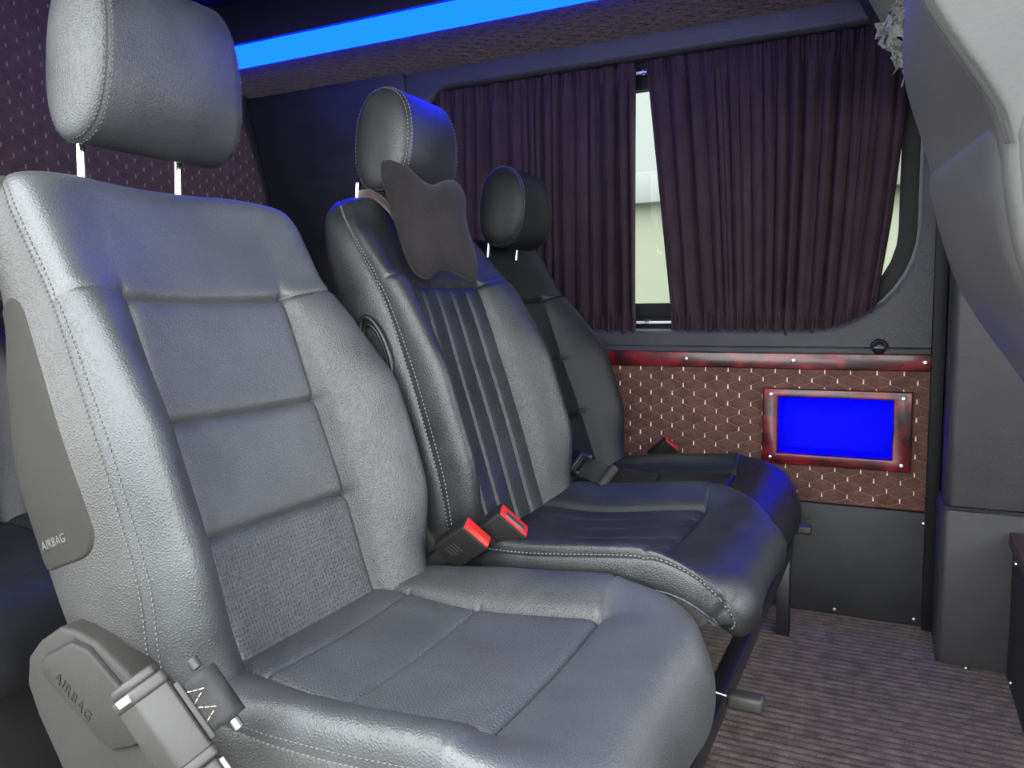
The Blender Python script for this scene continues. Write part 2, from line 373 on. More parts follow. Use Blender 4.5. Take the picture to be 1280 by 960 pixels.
# ------------------------------------------------------------------ upholstery lofts
class Pad:
    """A padded seat half: a centre line, a wide section with two bolsters, side skirts and a back face.
    prof rows: (s, insert half width, seam half width, bolster height, seam height, depth)"""
    def __init__(s, pts, sign, prof, grooves=(), gdip=0.009, gw=0.0055, seams=(), channels=(), top=0.0, topround=0.05, botround=0.0, nmid=-0.05, fade=None, conc=0.012, side=0.014, midseam=()):
        s.c = Curve2(pts); s.sign = sign; pr = np.array(prof); q = pr[:, 0] * s.c.L
        s.f = [pchip(q, pr[:, k]) for k in range(1, 6)]
        s.grooves = grooves; s.gdip = gdip; s.gw = gw; s.seams = seams; s.channels = channels; s.tr = topround; s.br = botround; s.nmid = nmid
        s.fade = fade; s.conc = conc; s.side = side; s.midseam = midseam
    def n(s, t, reg, a):
        Wi, Wo, Bh, ns, D = [float(f(t)) for f in s.f]
        L = s.c.L; q = 0.
        if s.tr and t > L - s.tr: q = (t - (L - s.tr)) / s.tr
        if s.br and t < s.br: q = (s.br - t) / s.br
        rho = math.sqrt(max(0., 1 - q * q))
        fd = 1.0 if s.fade is None else float(np.clip((s.fade[0] - t) / (s.fade[1]) + .5, 0, 1))
        if reg == 'ins':
            y = a * Wi; n = s.conc * a * a
            n -= fd * 0.006 * math.exp(-((1 - abs(a)) * Wi / 0.006) ** 2)
            for g in s.grooves: n -= s.gdip * math.exp(-(abs(t - g) / s.gw) ** 1.3)
            for g in s.midseam: n -= 0.003 * math.exp(-((t - g) / 0.004) ** 2)
            if fd > 0:
                for ch in s.channels: n -= fd * 0.0045 * math.exp(-(abs(y - ch * Wi) / 0.004) ** 1.4)
        elif reg in ('bl', 'br'):
            sg = -1 if reg == 'bl' else 1; dW = Wo - Wi
            y = bez(Wi, Wi + .40 * dW, Wo + .10 * dW, Wo, a); n = bez(s.conc, s.conc + fd * .75 * Bh + (1 - fd) * (.8 * s.conc / Wi) * dW, Bh * 1.50 + .1 * ns, ns, a)
            n -= fd * 0.006 * math.exp(-(a * dW / 0.006) ** 2)
            n -= 0.0035 * math.exp(-((1 - a) * dW / 0.004) ** 2)
            near = math.exp(-(a * dW / 0.005) ** 2)
            for g in s.grooves: n -= near * s.gdip * math.exp(-(abs(t - g) / s.gw) ** 1.3)
            for g in s.midseam: n -= near * 0.003 * math.exp(-((t - g) / 0.004) ** 2)
            for g in s.seams: n -= (1 - near) * 0.004 * math.exp(-(abs(t - g) / 0.004) ** 1.5)
            y *= sg
        elif reg in ('sl', 'sr'):
            sg = -1 if reg == 'sl' else 1
            y = sg * bez(Wo, Wo + s.side, Wo + s.side * .8, Wo - .03, a); n = bez(ns, ns - .03, -D * .75, -D, a)
            n -= 0.0 ; y -= sg * 0.003 * math.exp(-(a * .1 / 0.004) ** 2)
        else:
            y = a * (Wo - .03); n = -D - .012 * (1 - a * a)
        n = s.nmid + (n - s.nmid) * rho
        return y, n
    def pt(s, t, reg, a):
        y, n = s.n(t, reg, a); p, T = s.c.frame(t); Nn = np.array([-T[1], T[0]]) * s.sign
        q = p + Nn * n
        return np.array([q[0], y, q[1]])
    def rows(s, t0, t1, step=0.008):
        base = list(np.arange(t0, t1, step)) + [t1]
        for g in list(s.grooves) + list(s.seams) + list(s.midseam):
            for o in (-.016, -.011, -.007, -.0045, -.0025, -.001, 0, .001, .0025, .0045, .007, .011, .016):
                base.append(g + o)
        if s.tr: base += [s.c.L - s.tr * (1 - math.sin(k * math.pi / 24)) for k in range(13)]
        if s.br: base += [s.br * (1 - math.sin(k * math.pi / 16)) for k in range(9)]
        b = sorted(x for x in base if t0 - 1e-9 <= x <= t1 + 1e-9)
        out = [b[0]]
        for x in b[1:]:
            if x - out[-1] > 0.0006: out.append(x)
        out[-1] = t1
        return out
    def acols(s, reg):
        if reg == 'ins':
            a = list(np.linspace(-1, 1, 25)) + [-.985, -.965, -.945, .945, .965, .985]
            for ch in s.channels: a += [ch + o for o in (-.06, -.04, -.025, -.012, 0, .012, .025, .04, .06)]
            return sorted(a)
        if reg in ('bl', 'br'):
            a = sorted(list(np.linspace(0, 1, 21)) + [.02, .03, .075, .985, .97])
            return a[::-1] if reg == 'bl' else a
        if reg in ('sl', 'sr'):
            a = sorted(list(np.linspace(0, 1, 15)) + [.02, .04]); return a[::-1] if reg == 'sl' else a
        return list(np.linspace(1, -1, 12))
    def patch(s, name, regs, t0, t1, mat, parent, cols=None):
        T = s.rows(t0, t1); cl = []
        for r in regs:
            for a in (cols or s.acols(r)):
                cl.append((r, a))
        P = np.array([[s.pt(t, r, a) for (r, a) in cl] for t in T])
        keep = np.r_[True, np.max(np.linalg.norm(np.diff(P, axis=1), axis=2), axis=0) > 1e-5]
        P = P[:, keep]; cl = [c for c, k in zip(cl, keep) if k]
        d = np.concatenate([np.zeros((len(T), 1)), np.cumsum(np.linalg.norm(np.diff(P, axis=1), axis=2), axis=1)], 1)
        UV = np.stack([d, np.repeat(np.array(T)[:, None], len(cl), 1)], -1)
        return grid_mesh(name, P, mat, parent, UV, flip=(s.sign > 0))
    def line(s, reg, a, t0, t1, n=90):
        ts = np.linspace(t0, t1, n); P = np.array([s.pt(t, reg, a) for t in ts])
        e = .01; A2 = a + e if a + e <= 1 else a - e; sgn = 1 if A2 > a else -1
        Q = np.array([s.pt(t, reg, A2) for t in ts]); tang = np.gradient(P, axis=0)
        nn = np.cross(tang, (Q - P) * sgn); nn /= np.linalg.norm(nn, axis=1)[:, None] + 1e-12
        ctr = np.array([[*(lambda p: (p[0], 0, p[1]))(s.c.at(t) - np.array([-s.c.frame(t)[1][1], s.c.frame(t)[1][0]]) * s.sign * .06)] for t in ts])
        fl = np.sign(np.sum(nn * (P - ctr), axis=1)); nn *= fl[:, None]
        return P, nn

def D_head(name, parent, c, half_w, prof, mat, stitch_mat, post_x, post_bottom, tilt=0.0):
    """headrest: D-shaped profile lofted across, domed side panels, two posts"""
    c = np.array(c); pr = Curve2(prof + [prof[0]], True)
    cen = pr.q.mean(0); nt = 72
    th = np.linspace(0, pr.L, nt + 1)[:-1]; ring = np.array([pr.at(t) for t in th])
    zmin, zmax = ring[:, 1].min(), ring[:, 1].max()
    def sect(y, sc, bulge=0.0):
        r = cen + (ring - cen) * sc
        z01 = (r[:, 1] - zmin) / (zmax - zmin)
        yy = y * (1 - 0.13 * z01)
        fr = 0.006 * max(0, 1 - (y / half_w) ** 2)
        return np.stack([c[0] + r[:, 0] + fr * np.clip((r[:, 0] - cen[0]) / .05, 0, 1), c[1] + yy, c[2] + r[:, 1]], 1)
    ys = np.linspace(-half_w + .004, half_w - .004, 25)
    rows = [sect(-half_w, .972)] + [sect(-half_w + .0022, .988)] + [sect(y, 1.0 - .0 * abs(y)) for y in ys] + [sect(half_w - .0022, .988), sect(half_w, .972)]
    P = np.array(rows); P = np.concatenate([P, P[:, :1]], 1)
    body = grid_mesh(name, P, mat, parent)
    for sg in (-1, 1):
        rr = []
        for q in np.linspace(0, 1, 14):
            sc = .972 * math.cos(q * math.pi / 2); dome = 0.020 * math.sin(q * math.pi / 2) ** .9
            rr.append(sect(sg * (half_w + dome), max(sc, .002)))
        Q = np.array(rr); Q = np.concatenate([Q, Q[:, :1]], 1)
        grid_mesh('headrest_side', Q, mat, body, flip=(sg > 0))
        st, sn = [], []
        for y, sc in ((half_w - .0055, 1.0), (half_w + .0035, .965)):
            S = sect(sg * y, sc); S = np.concatenate([S, S[:1]], 0); st.append(S)
            nn = S - np.array([c[0] + cen[0], 0, c[2] + cen[1]]); nn[:, 1] = sg * .05; sn.append(nn / np.linalg.norm(nn, axis=1)[:, None])
        dashes('stitching', st, sn, stitch_mat, body)
    for sg in (-1, 1):
        tube('headrest_post', [(post_x, c[1] + sg * .078, post_bottom), (post_x + .004, c[1] + sg * .078, c[2] + zmin + .02)], .0058, 'chrome', parent, 14)
    return body
HEAD_PROF = [(0.032, -.088), (0.050, -.050), (0.056, .0), (0.052, .055), (0.034, .094), (.002, .110), (-.030, .098), (-.050, .062), (-.058, .0), (-.054, -.06), (-.034, -.098), (0.0, -.106)]

OX = -0.45      # seat root x; local x = world x - OX
def loc(pts): return [(x - OX, z) for x, z in pts]

def frac(curve, x=None, z=None):
    q = curve.q
    k = np.argmin(abs(q[:, 0] - (x - OX))) if x is not None else np.argmin(abs(q[:, 1] - z))
    return curve.d[k]

def seat_plain(name, label, group=None, airbag=True, leather_m='leather'):
    """ribbed three-panel seat (first, third and rear ones)"""
    root = empty(name, (OX, .78, 0), label, 'seat', group)
    insert_m = 'leather_insert' if leather_m == 'leather' else leather_m
    # backrest
    bp = loc([(-.640, .30), (-.690, .405), (-.737, .538), (-.786, .67), (-.836, .81), (-.888, .915), (-.918, .982)])
    prof = [(0, .125, .205, .050, -.03, .11), (.15, .132, .222, .070, -.015, .155), (.32, .136, .235, .098, .025, .165), (.5, .136, .238, .100, .032, .165),
            (.66, .136, .228, .068, .015, .150), (.78, .134, .220, .040, .0, .125), (.90, .126, .222, .038, -.004, .085), (.95, .118, .217, .028, -.010, .072), (1, .10, .185, .0, -.03, .06)]
    tmp = Curve2(bp)
    g1, g2, ts = frac(tmp, z=.663), frac(tmp, z=.528), frac(tmp, z=.813)
    pad = Pad(bp, -1, prof, grooves=(g1, g2, ts), seams=(ts,), topround=.045, botround=.05, nmid=-.045, fade=(ts + .01, .03))
    L = pad.c.L
    sh = pad.patch('backrest_shell', ['sr', 'back', 'sl'], 0, L, 'leather_side', root)
    for nm, a, b, mt in (('insert_panel', g1, ts, insert_m), ('insert_panel', g2, g1, insert_m), ('insert_panel', 0.0, g2, 'leather_perf' if leather_m == 'leather' else leather_m)):
        pad.patch(nm, ['ins'], a, b, mt, root)
    pad.patch('side_bolster', ['bl'], 0, ts, leather_m, root); pad.patch('side_bolster', ['br'], 0, ts, leather_m, root)
    pad.patch('upper_panel', ['bl', 'ins', 'br'], ts, L, insert_m, root)
    st, sn = [], []
    for r in (('bl', .955), ('sl', .045), ('br', .955), ('sr', .045)):
        p, n_ = pad.line(r[0], r[1], .05, L - .03, 160); st.append(p); sn.append(n_)
    dashes('backrest_stitching', st, sn, 'stitch_grey', root)
    # cushion
    cp = loc([(-.745, .375), (-.66, .388), (-.52, .378), (-.335, .392), (-.270, .400), (-.222, .384), (-.194, .336), (-.194, .285), (-.22, .24)])
    tmp = Curve2(cp); gr, gm, gf = frac(tmp, x=-.625), frac(tmp, x=-.515), frac(tmp, x=-.335)
    Lc = tmp.L; u = lambda x: frac(tmp, x=x) / Lc
    prof = [(0, .125, .205, .008, -.004, .09), (u(-.66), .142, .224, .018, -.002, .115), (u(-.5), .150, .235, .045, .006, .13), (u(-.335), .154, .238, .044, .006, .13),
            (u(-.27), .150, .236, .022, -.010, .12), (u(-.222), .146, .230, .004, -.020, .10), (.80, .135, .224, .0, -.026, .075), (1, .12, .19, .0, -.03, .05)]
    cpad = Pad(cp, 1, prof, grooves=(gf,), gdip=.009, midseam=(gr, gm), seams=(gf,), topround=.03, botround=.04, nmid=-.05, fade=(gf + .008, .02), conc=.006, side=.007)
    cpad.patch('cushion_skirt', ['sl', 'back', 'sr'][::-1], 0, Lc, 'leather_side', root)
    pm = 'leather_perf' if leather_m == 'leather' else leather_m
    for a, b in ((0, gr), (gr, gm), (gm, gf)): cpad.patch('seat_insert', ['ins'], a, b, pm, root)
    cpad.patch('thigh_bolster', ['bl'], 0, gf, leather_m, root); cpad.patch('thigh_bolster', ['br'], 0, gf, leather_m, root)
    cpad.patch('front_roll', ['bl', 'ins', 'br'], gf, Lc, insert_m, root)
    st, sn = [], []
    for r in (('bl', .955), ('sl', .045), ('br', .955), ('sr', .045)):
        p, n_ = cpad.line(r[0], r[1], .05, Lc - .03, 140); st.append(p); sn.append(n_)
    p, n_ = cpad.line('ins', -.0, 0, .001, 3)
    dashes('cushion_stitching', st, sn, 'stitch_grey', root)
    return root, pad, cpad

def cushion_base(root, y0=0):
    bm = bmesh.new(); bbox(bm, (-.24, -.18, .238), (.19, .18, .285), .01)
    return from_bm('seat_pan', bm, 'black_plastic', root, angle=40)

def head_for(root, cx, cz, hw, post_x, post_bot, mat='leather', st='stitch_grey', prof=HEAD_PROF):
    return D_head('headrest', root, (cx - OX, 0, cz), hw, prof, mat, st, post_x - OX, post_bot)

def recliner_cover(root):
    """angular plastic side cover with an AIRBAG flap, on the near side of the seat"""
    y1 = -.262; y0 = -.215
    def pz(pts): return [(x - OX, z) for x, z in pts]
    poly = pz([(-.803, .463), (-.775, .462), (-.745, .455), (-.700, .430), (-.645, .385), (-.600, .340), (-.55, .27), (-.55, .15), (-.70, .13), (-.775, .22), (-.822, .305), (-.852, .350), (-.868, .385), (-.862, .418), (-.84, .440)])
    cov = prism('recliner_cover', poly, 'y', y1, y0, 'plastic', root, bev=.006, seg=3)
    flap = pz([(-.776, .452), (-.750, .448), (-.706, .418), (-.660, .378), (-.664, .372), (-.690, .356), (-.722, .344), (-.740, .350), (-.828, .405), (-.832, .416), (-.822, .428)])
    gapp = [((x - (-.740 - OX)) * 1.035 + (-.740 - OX), (z - .402) * 1.05 + .402) for x, z in flap]
    prism('flap_gap', gapp, 'y', y1 - .0012, y1 + .008, 'seam', cov, bev=0)
    fl = prism('airbag_flap', flap, 'y', y1 - .006, y1 + .008, 'plastic', cov, bev=.0035, seg=3)
    m = basis((-.778 - OX, y1 - .0062, .392), (.70, 0, -.50), (.50, 0, .70))
    text_obj('airbag_lettering', 'AIRBAG', .017, m, 'soft_panel', cov, .0007)
    return cov
def airbag_panel(root, pad):
    """smooth inset panel on the near backrest side"""
    c = pad.c; t0, t1 = frac(c, z=.548), frac(c, z=.845)
    Lh = t1 - t0; R, Cc = 60, 26; P = np.zeros((R, Cc, 3)); UV = np.zeros((R, Cc, 2))
    rr = .030
    for i, q in enumerate(np.sin(np.linspace(-math.pi / 2, math.pi / 2, R)) * .5 + .5):
        t = t0 + q * Lh
        dd = min(q, 1 - q) * Lh
        ins = 0 if dd > rr else (1 - math.sqrt(max(0, 1 - (1 - dd / rr) ** 2))) * .20
        a0 = .24 + .10 * q + ins; a1 = .94 - ins
        for j in range(Cc):
            w = .5 - .5 * math.cos(math.pi * j / (Cc - 1)); a = a0 + (a1 - a0) * w
            p = pad.pt(t, 'sl', a); p2 = pad.pt(t, 'sl', a + .01); p3 = pad.pt(t + .004, 'sl', a)
            n = np.cross(p2 - p, p3 - p); n /= np.linalg.norm(n) + 1e-12
            if n[1] > 0: n = -n
            edge = min(1, min(w, 1 - w) * 9) * min(1, dd / .005)
            P[i, j] = p + n * (-.0012 + .0032 * min(1, edge * 1.8)); UV[i, j] = (a, t)
    o = grid_mesh('airbag_panel', P, 'soft_panel', root, UV)
    c0 = pad.pt(t0 + .030, 'sl', .60); cx = pad.pt(t0 + .030, 'sl', .52) - c0; cz = pad.pt(t0 + .040, 'sl', .60) - c0
    n = np.cross(cx, cz); n /= np.linalg.norm(n); n = n if n[1] < 0 else -n
    text_obj('airbag_lettering', 'AIRBAG', .015, basis(Vector(c0 + n * .0021), Vector(cx), Vector(cz)), 'stitch_grey', o, .0006)
    return o

def copy_tree(o, parent=None):
    c = o.copy(); COL.objects.link(c)
    if parent is not None: c.parent = parent
    for ch in list(o.children): copy_tree(ch, c)
    return c

# ================================================================== VAN SHELL
XL, XR = -2.06, 1.60
YW = 2.15
# floor: ribbed carpet, ribs run along the van
pitch = .0215; ny = int((2.16 - .36) / (pitch / 6))
yy = np.linspace(.36, 2.16, ny); rib = .0030 * np.abs(np.sin(yy / pitch * math.pi)) ** .6
xs = np.linspace(XL, XR, 60)
Pf = np.zeros((ny, len(xs), 3)); Pf[:, :, 0] = xs[None]; Pf[:, :, 1] = yy[:, None] + .0012 * np.sin(xs * 37)[None]; Pf[:, :, 2] = rib[:, None] - .0030 + rng.normal(0, .00025, (ny, len(xs)))
fl = empty('floor', (0, 0, 0), kind='structure')
grid_mesh('ribbed_carpet', Pf, 'carpet', fl)
box('floor_slab', (XL, .34, -.10), (XR, 2.3, -.004), 'black_plastic', fl, bev=.004)
gr = box('ground', (-9, -9, -.62), (9, 9, -.55), 'asphalt', None, bev=0); tag(gr, kind='structure')

# quilting
QW, QH, QD = .0605, .0455, .011         # cell width, row step x2, dash height
def quilt_lines(w, h, ox=0, oz=0):
    """dash centres and the zigzag threads in a w x h field"""
    D, Z = [], []
    r = 0; z = oz
    while z < h + QH:
        x = ox + (QW / 2 if r % 2 else 0)
        while x < w + QW:
            D.append((x, z)); Z.append(((x, z - QD / 2), (x + QW / 2, z - QH / 2 + QD / 2))); Z.append(((x, z - QD / 2), (x - QW / 2, z - QH / 2 + QD / 2)))
            x += QW
        z += QH / 2; r += 1
    return D, Z
def quilt_height(u, v):
    """pillow height of the quilted cloth at field coordinates (u,v)"""
    best = np.full(u.shape, 9.); sl = (QH / 2 - QD) / (QW / 2)
    for cx, cz in ((QW / 2, 0), (0, QH / 2)):
        du = np.abs((u - cx + QW / 2) % QW - QW / 2); dv = np.abs((v - cz + QH / 2) % QH - QH / 2)
        best = np.minimum(best, np.maximum(du / (QW / 2), (dv + du * sl) / (QH / 2 - QD / 2)))
    return .0040 * np.sqrt(np.clip(1 - np.clip(best, 0, 1) ** 2.2, 0, 1))
def quilt_panel(name, w, h, m4, mat, parent, hole=None, step=.0045, clip=None, dash_mat='thread_cream', stitch=True, thick=True):
    nu, nv = max(2, int(w / step)), max(2, int(h / step))
    u = np.linspace(0, w, nu); v = np.linspace(0, h, nv); U, V = np.meshgrid(u, v)
    Hh = quilt_height(U, V)
    P = np.stack([U, V, Hh], -1); idx = np.arange(nu * nv).reshape(nv, nu)
    F = np.stack([idx[:-1, :-1], idx[:-1, 1:], idx[1:, 1:], idx[1:, :-1]], -1).reshape(-1, 4)
    cu = (U[:-1, :-1] + U[1:, 1:]).ravel() / 2; cv = (V[:-1, :-1] + V[1:, 1:]).ravel() / 2
    keep = np.ones(len(F), bool)
    if hole: keep &= ~((cu > hole[0]) & (cu < hole[2]) & (cv > hole[1]) & (cv < hole[3]))
    if clip: keep &= np.array([clip(a, b) for a, b in zip(cu, cv)])
    F = F[keep]
    me = bpy.data.meshes.new(name); me.from_pydata(P.reshape(-1, 3).tolist(), [], F.tolist()); me.transform(m4); me.update()
    o = link(name, me, mat, parent, None, True)
    if stitch:
        D, Z = quilt_lines(w, h)
        ok = lambda x, z: 0 < x < w and 0 < z < h and not (hole and hole[0] < x < hole[2] and hole[1] < z < hole[3]) and (clip is None or clip(x, z))
        Vv, Ff = [], []
        def seg(a, b, r, lift):
            a = np.array([*a, lift]); b = np.array([*b, lift]); t = (b - a) / np.linalg.norm(b - a); wv = np.array([-t[1], t[0], 0]); n = np.array([0, 0, 1.]); q = len(Vv)
            for p in (a, b):
                for k in (wv * r - n * .001, wv * r * .6 + n * r, -wv * r * .6 + n * r, -wv * r - n * .001): Vv.append(m4 @ Vector(p + k))
            for k in range(3): Ff.append((q + k, q + k + 1, q + 5 + k, q + 4 + k))
            Ff.append((q, q + 1, q + 2, q + 3)); Ff.append((q + 7, q + 6, q + 5, q + 4))
        for x, z in D:
            if ok(x, z): seg((x, z - QD / 2), (x, z + QD / 2), .0016, .0024)
        me2 = bpy.data.meshes.new('quilt_stitches'); me2.from_pydata([list(p) for p in Vv], [], Ff)
        link('quilt_stitches', me2, dash_mat, o, 'stuff', True)
        Vv, Ff = [], []
        for a, b in Z:
            if ok(*a) and ok(*b): seg(a, b, .00055, .0020)
        me3 = bpy.data.meshes.new('quilt_threads'); me3.from_pydata([list(p) for p in Vv], [], Ff)
        link('quilt_threads', me3, 'thread_line' if dash_mat == 'thread_cream' else 'thread_dark', o, 'stuff', True)
    return o
def screw(p, parent, axis=(0, -1, 0), r=.0055, mat='screw'):
    return cyl('screw', p, axis, r, .004, mat, parent, 12)

# far wall -----------------------------------------------------------
wf = empty('wall_far', (0, 0, 0), kind='structure')
# upper panel with the rounded window opening
wx0, wz0, wx1, wz1 = -1.345, .735, .040, 1.475
outer = rrect(wx0, wz0, wx1, wz1, [.09, .09, .09, .25], 10)
def ring_wall(name, rect, hole, y0, depth, mat, parent, lip=.02):
    """flat panel with a rounded hole whose edge rolls inward"""
    bm = bmesh.new(); n = len(hole); cx = sum(p[0] for p in hole) / n; cz = sum(p[1] for p in hole) / n
    x0, z0, x1, z1 = rect
    def outw(p):
        dx, dz = p[0] - cx, p[1] - cz; k = 1e9
        for d, lo, hi, c in ((dx, x0, x1, cx), (dz, z0, z1, cz)):
            if abs(d) > 1e-9: k = min(k, ((hi if d > 0 else lo) - c) / d)
        return (cx + dx * k, cz + dz * k)
    outs = [outw(p) for p in hole]
    rings = [[(o[0], y0, o[1]) for o in outs]]
    for k in range(7):
        t = k / 6 * math.pi / 2
        rings.append([(cx + (p[0] - cx) * (1 + lip * (1 - math.sin(t)) / abs(x1 - x0) * 2), y0 + lip * (1 - math.cos(t)), cz + (p[1] - cz) * (1 + lip * (1 - math.sin(t)) / abs(z1 - z0) * 2)) for p in hole])
    rings.append([(p[0], y0 + depth, p[1]) for p in hole])
    vs = [[bm.verts.new(p) for p in r] for r in rings]
    for a, b in zip(vs[:-1], vs[1:]):
        for i in range(n): bm.faces.new((a[i], a[(i + 1) % n], b[(i + 1) % n], b[i]))
    # corner fills of the outer rectangle
    cs = [(x0, z0), (x1, z0), (x1, z1), (x0, z1)]
    for c in cs:
        i = min(range(n), key=lambda k: (outs[k][0] - c[0]) ** 2 + (outs[k][1] - c[1]) ** 2)
        vs[0][i].co = Vector((c[0], y0, c[1]))
    return from_bm(name, bm, mat, parent, smooth=True, angle=50)
ring_wall('window_surround', (-1.42, .640, .16, 1.56), outer, YW, .07, 'trim_vinyl', wf)
box('sill_ledge', (-1.42, YW - .012, .668), (.098, YW + .01, .690), 'trim_vinyl', wf, bev=.008, seg=3)
# wall behind the linings
for x0_, x1_, z0_, z1_ in ((XL, -.285, -.02, .655), (.015, 1.6, -.02, .655), (-.285, .015, -.02, .40), (-.285, .015, .57, .655)):
    box('outer_skin', (x0_, YW + .012, z0_), (x1_, YW + .05, z1_), 'vinyl', wf, bev=0)
# lower black vinyl
lw = box('lower_panel', (-1.6, YW - .03, 0.0), (.085, YW + .006, .288), 'vinyl', wf, bev=.004)
for x, z in ((-.236, .016), (-.12, .014), (.062, .018), (.075, .262)): screw((x, YW - .03, z), lw, r=.0042)
# quilted band
q_x0, q_z0, q_x1, q_z1 = -1.40, .285, .096, .632
NI = (-.270, .412, .000, .560)      # clear opening of the niche
qp = quilt_panel('quilted_band', q_x1 - q_x0, q_z1 - q_z0, Matrix.Translation((q_x0, YW - .008, q_z0)) @ Matrix(((1, 0, 0, 0), (0, 0, -1, 0), (0, 1, 0, 0), (0, 0, 0, 1))), 'quilt', wf,
                 hole=(NI[0] - q_x0 - .003, NI[1] - q_z0 - .003, NI[2] - q_x0 + .003, NI[3] - q_z0 + .003))
# lacquered strip
t1 = box('trim_1', (-1.40, YW - .022, .633), (.098, YW - .002, .674), 'wood', None, bev=.004); tag(t1, kind='structure')
for x in (-1.08, -.795, -.512, -.235, .066): screw((x, YW - .022, .655), t1)
# niche with light
nb = empty('light_niche', ((NI[0] + NI[2]) / 2, YW - .02, .39), 'blue lit wall niche in a red lacquered frame with four screws', 'niche')
def rel(o, p): return tuple(Vector(p) - o.location)
def niche():
    o = nb; L0 = o.location
    # frame: a plate with a hole
    bm = bmesh.new(); fo = (-.309, .384, .043, .582)
    def P(x, y, z): return bm.verts.new(Vector((x, y, z)) - L0)
    y0, y1 = YW - .026, YW - .004; b = .004
    rings = [[(fo[0], y1), (fo[0], y0 + b), (fo[0] + b, y0)], ]
    def ringv(rect, y): return [P(rect[0], y, rect[1]), P(rect[2], y, rect[1]), P(rect[2], y, rect[3]), P(rect[0], y, rect[3])]
    sh = lambda r, d: (r[0] + d, r[1] + d, r[2] - d, r[3] - d)
    rr = [ringv(fo, y1), ringv(fo, y0 + b), ringv(sh(fo, b * .4), y0 + b * .3), ringv(sh(fo, b), y0), ringv(sh(NI, -b), y0), ringv(sh(NI, -b * .4), y0 + b * .3), ringv(NI, y0 + b), ringv(NI, y1 + .002)]
    for a, c in zip(rr[:-1], rr[1:]):
        for i in range(4): bm.faces.new((a[i], a[(i + 1) % 4], c[(i + 1) % 4], c[i]))
    f = from_bm('niche_frame', bm, 'wood', o, angle=30)
    for x in (-.288, .022):
        for z in (.566, .400): screw(rel(o, (x, y0, z)), f)
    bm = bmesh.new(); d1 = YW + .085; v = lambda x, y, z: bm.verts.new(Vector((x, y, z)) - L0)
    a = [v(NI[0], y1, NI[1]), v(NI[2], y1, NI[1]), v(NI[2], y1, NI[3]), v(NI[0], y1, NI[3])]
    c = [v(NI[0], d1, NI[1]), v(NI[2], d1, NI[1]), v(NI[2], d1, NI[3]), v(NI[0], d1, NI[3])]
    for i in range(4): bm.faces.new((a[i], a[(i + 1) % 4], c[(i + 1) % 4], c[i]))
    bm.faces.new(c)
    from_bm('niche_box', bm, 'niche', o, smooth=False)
    lm = box('led_lamp', rel(o, (NI[0] + .02, YW + .004, NI[3] - .0022)), rel(o, (NI[2] - .02, YW + .026, NI[3] - .0006)), 'niche_led', o, bev=0)
niche()
# coat knob
kn = empty('wall_knob', (-.036, YW - .002, .690), 'black round twist knob on the trim above the red strip', 'knob')
tube('knob_base', [(0, 0, 0), (0, -.006, 0), (0, -.010, 0)], [.021, .021, .017], 'black_plastic', kn, 20)
tube('knob_cap', [(0, -.010, 0), (0, -.020, 0), (0, -.026, 0), (0, -.028, 0)], [.0145, .0145, .011, .005], 'black_plastic', kn, 20)
box('knob_grip', (-.013, -.034, -.004), (.013, -.026, .004), 'black_plastic', kn, bev=.002)

# window -------------------------------------------------------------
w1 = empty('window_1', (0, 0, 0), kind='structure')
bm = bmesh.new(); gy = YW + .070
g = rrect(wx0 - .02, wz0 - .02, wx1 + .02, wz1 + .02, [.10, .10, .10, .24], 8)
bm.faces.new([bm.verts.new((x, gy + .015, z)) for x, z in g])
from_bm('window_glass', bm, 'glass', w1, smooth=False)
def frame_ring(name, hole_o, hole_i, y0, y1, mat, parent):
    bm = bmesh.new(); n = len(hole_o)
    A = [bm.verts.new((p[0], y0, p[1])) for p in hole_o]; B = [bm.verts.new((p[0], y0, p[1])) for p in hole_i]; C = [bm.verts.new((p[0], y1, p[1])) for p in hole_i]
    for i in range(n):
        j = (i + 1) % n; bm.faces.new((A[i], A[j], B[j], B[i])); bm.faces.new((B[i], B[j], C[j], C[i]))
    return from_bm(name, bm, mat, parent, angle=40)
frame_ring('window_seal', rrect(wx0 - .02, wz0 - .02, wx1 + .02, wz1 + .02, [.10, .10, .10, .24], 8), rrect(wx0 + .035, wz0 + .045, wx1 - .042, wz1 - .070, [.08, .08, .08, .20], 8), gy - .012, gy + .02, 'rubber', w1)
box('window_bar', (wx0 + .03, gy - .016, wz0 + .030), (wx1 - .05, gy + .004, wz0 + .072), 'rubber', w1, bev=.004)

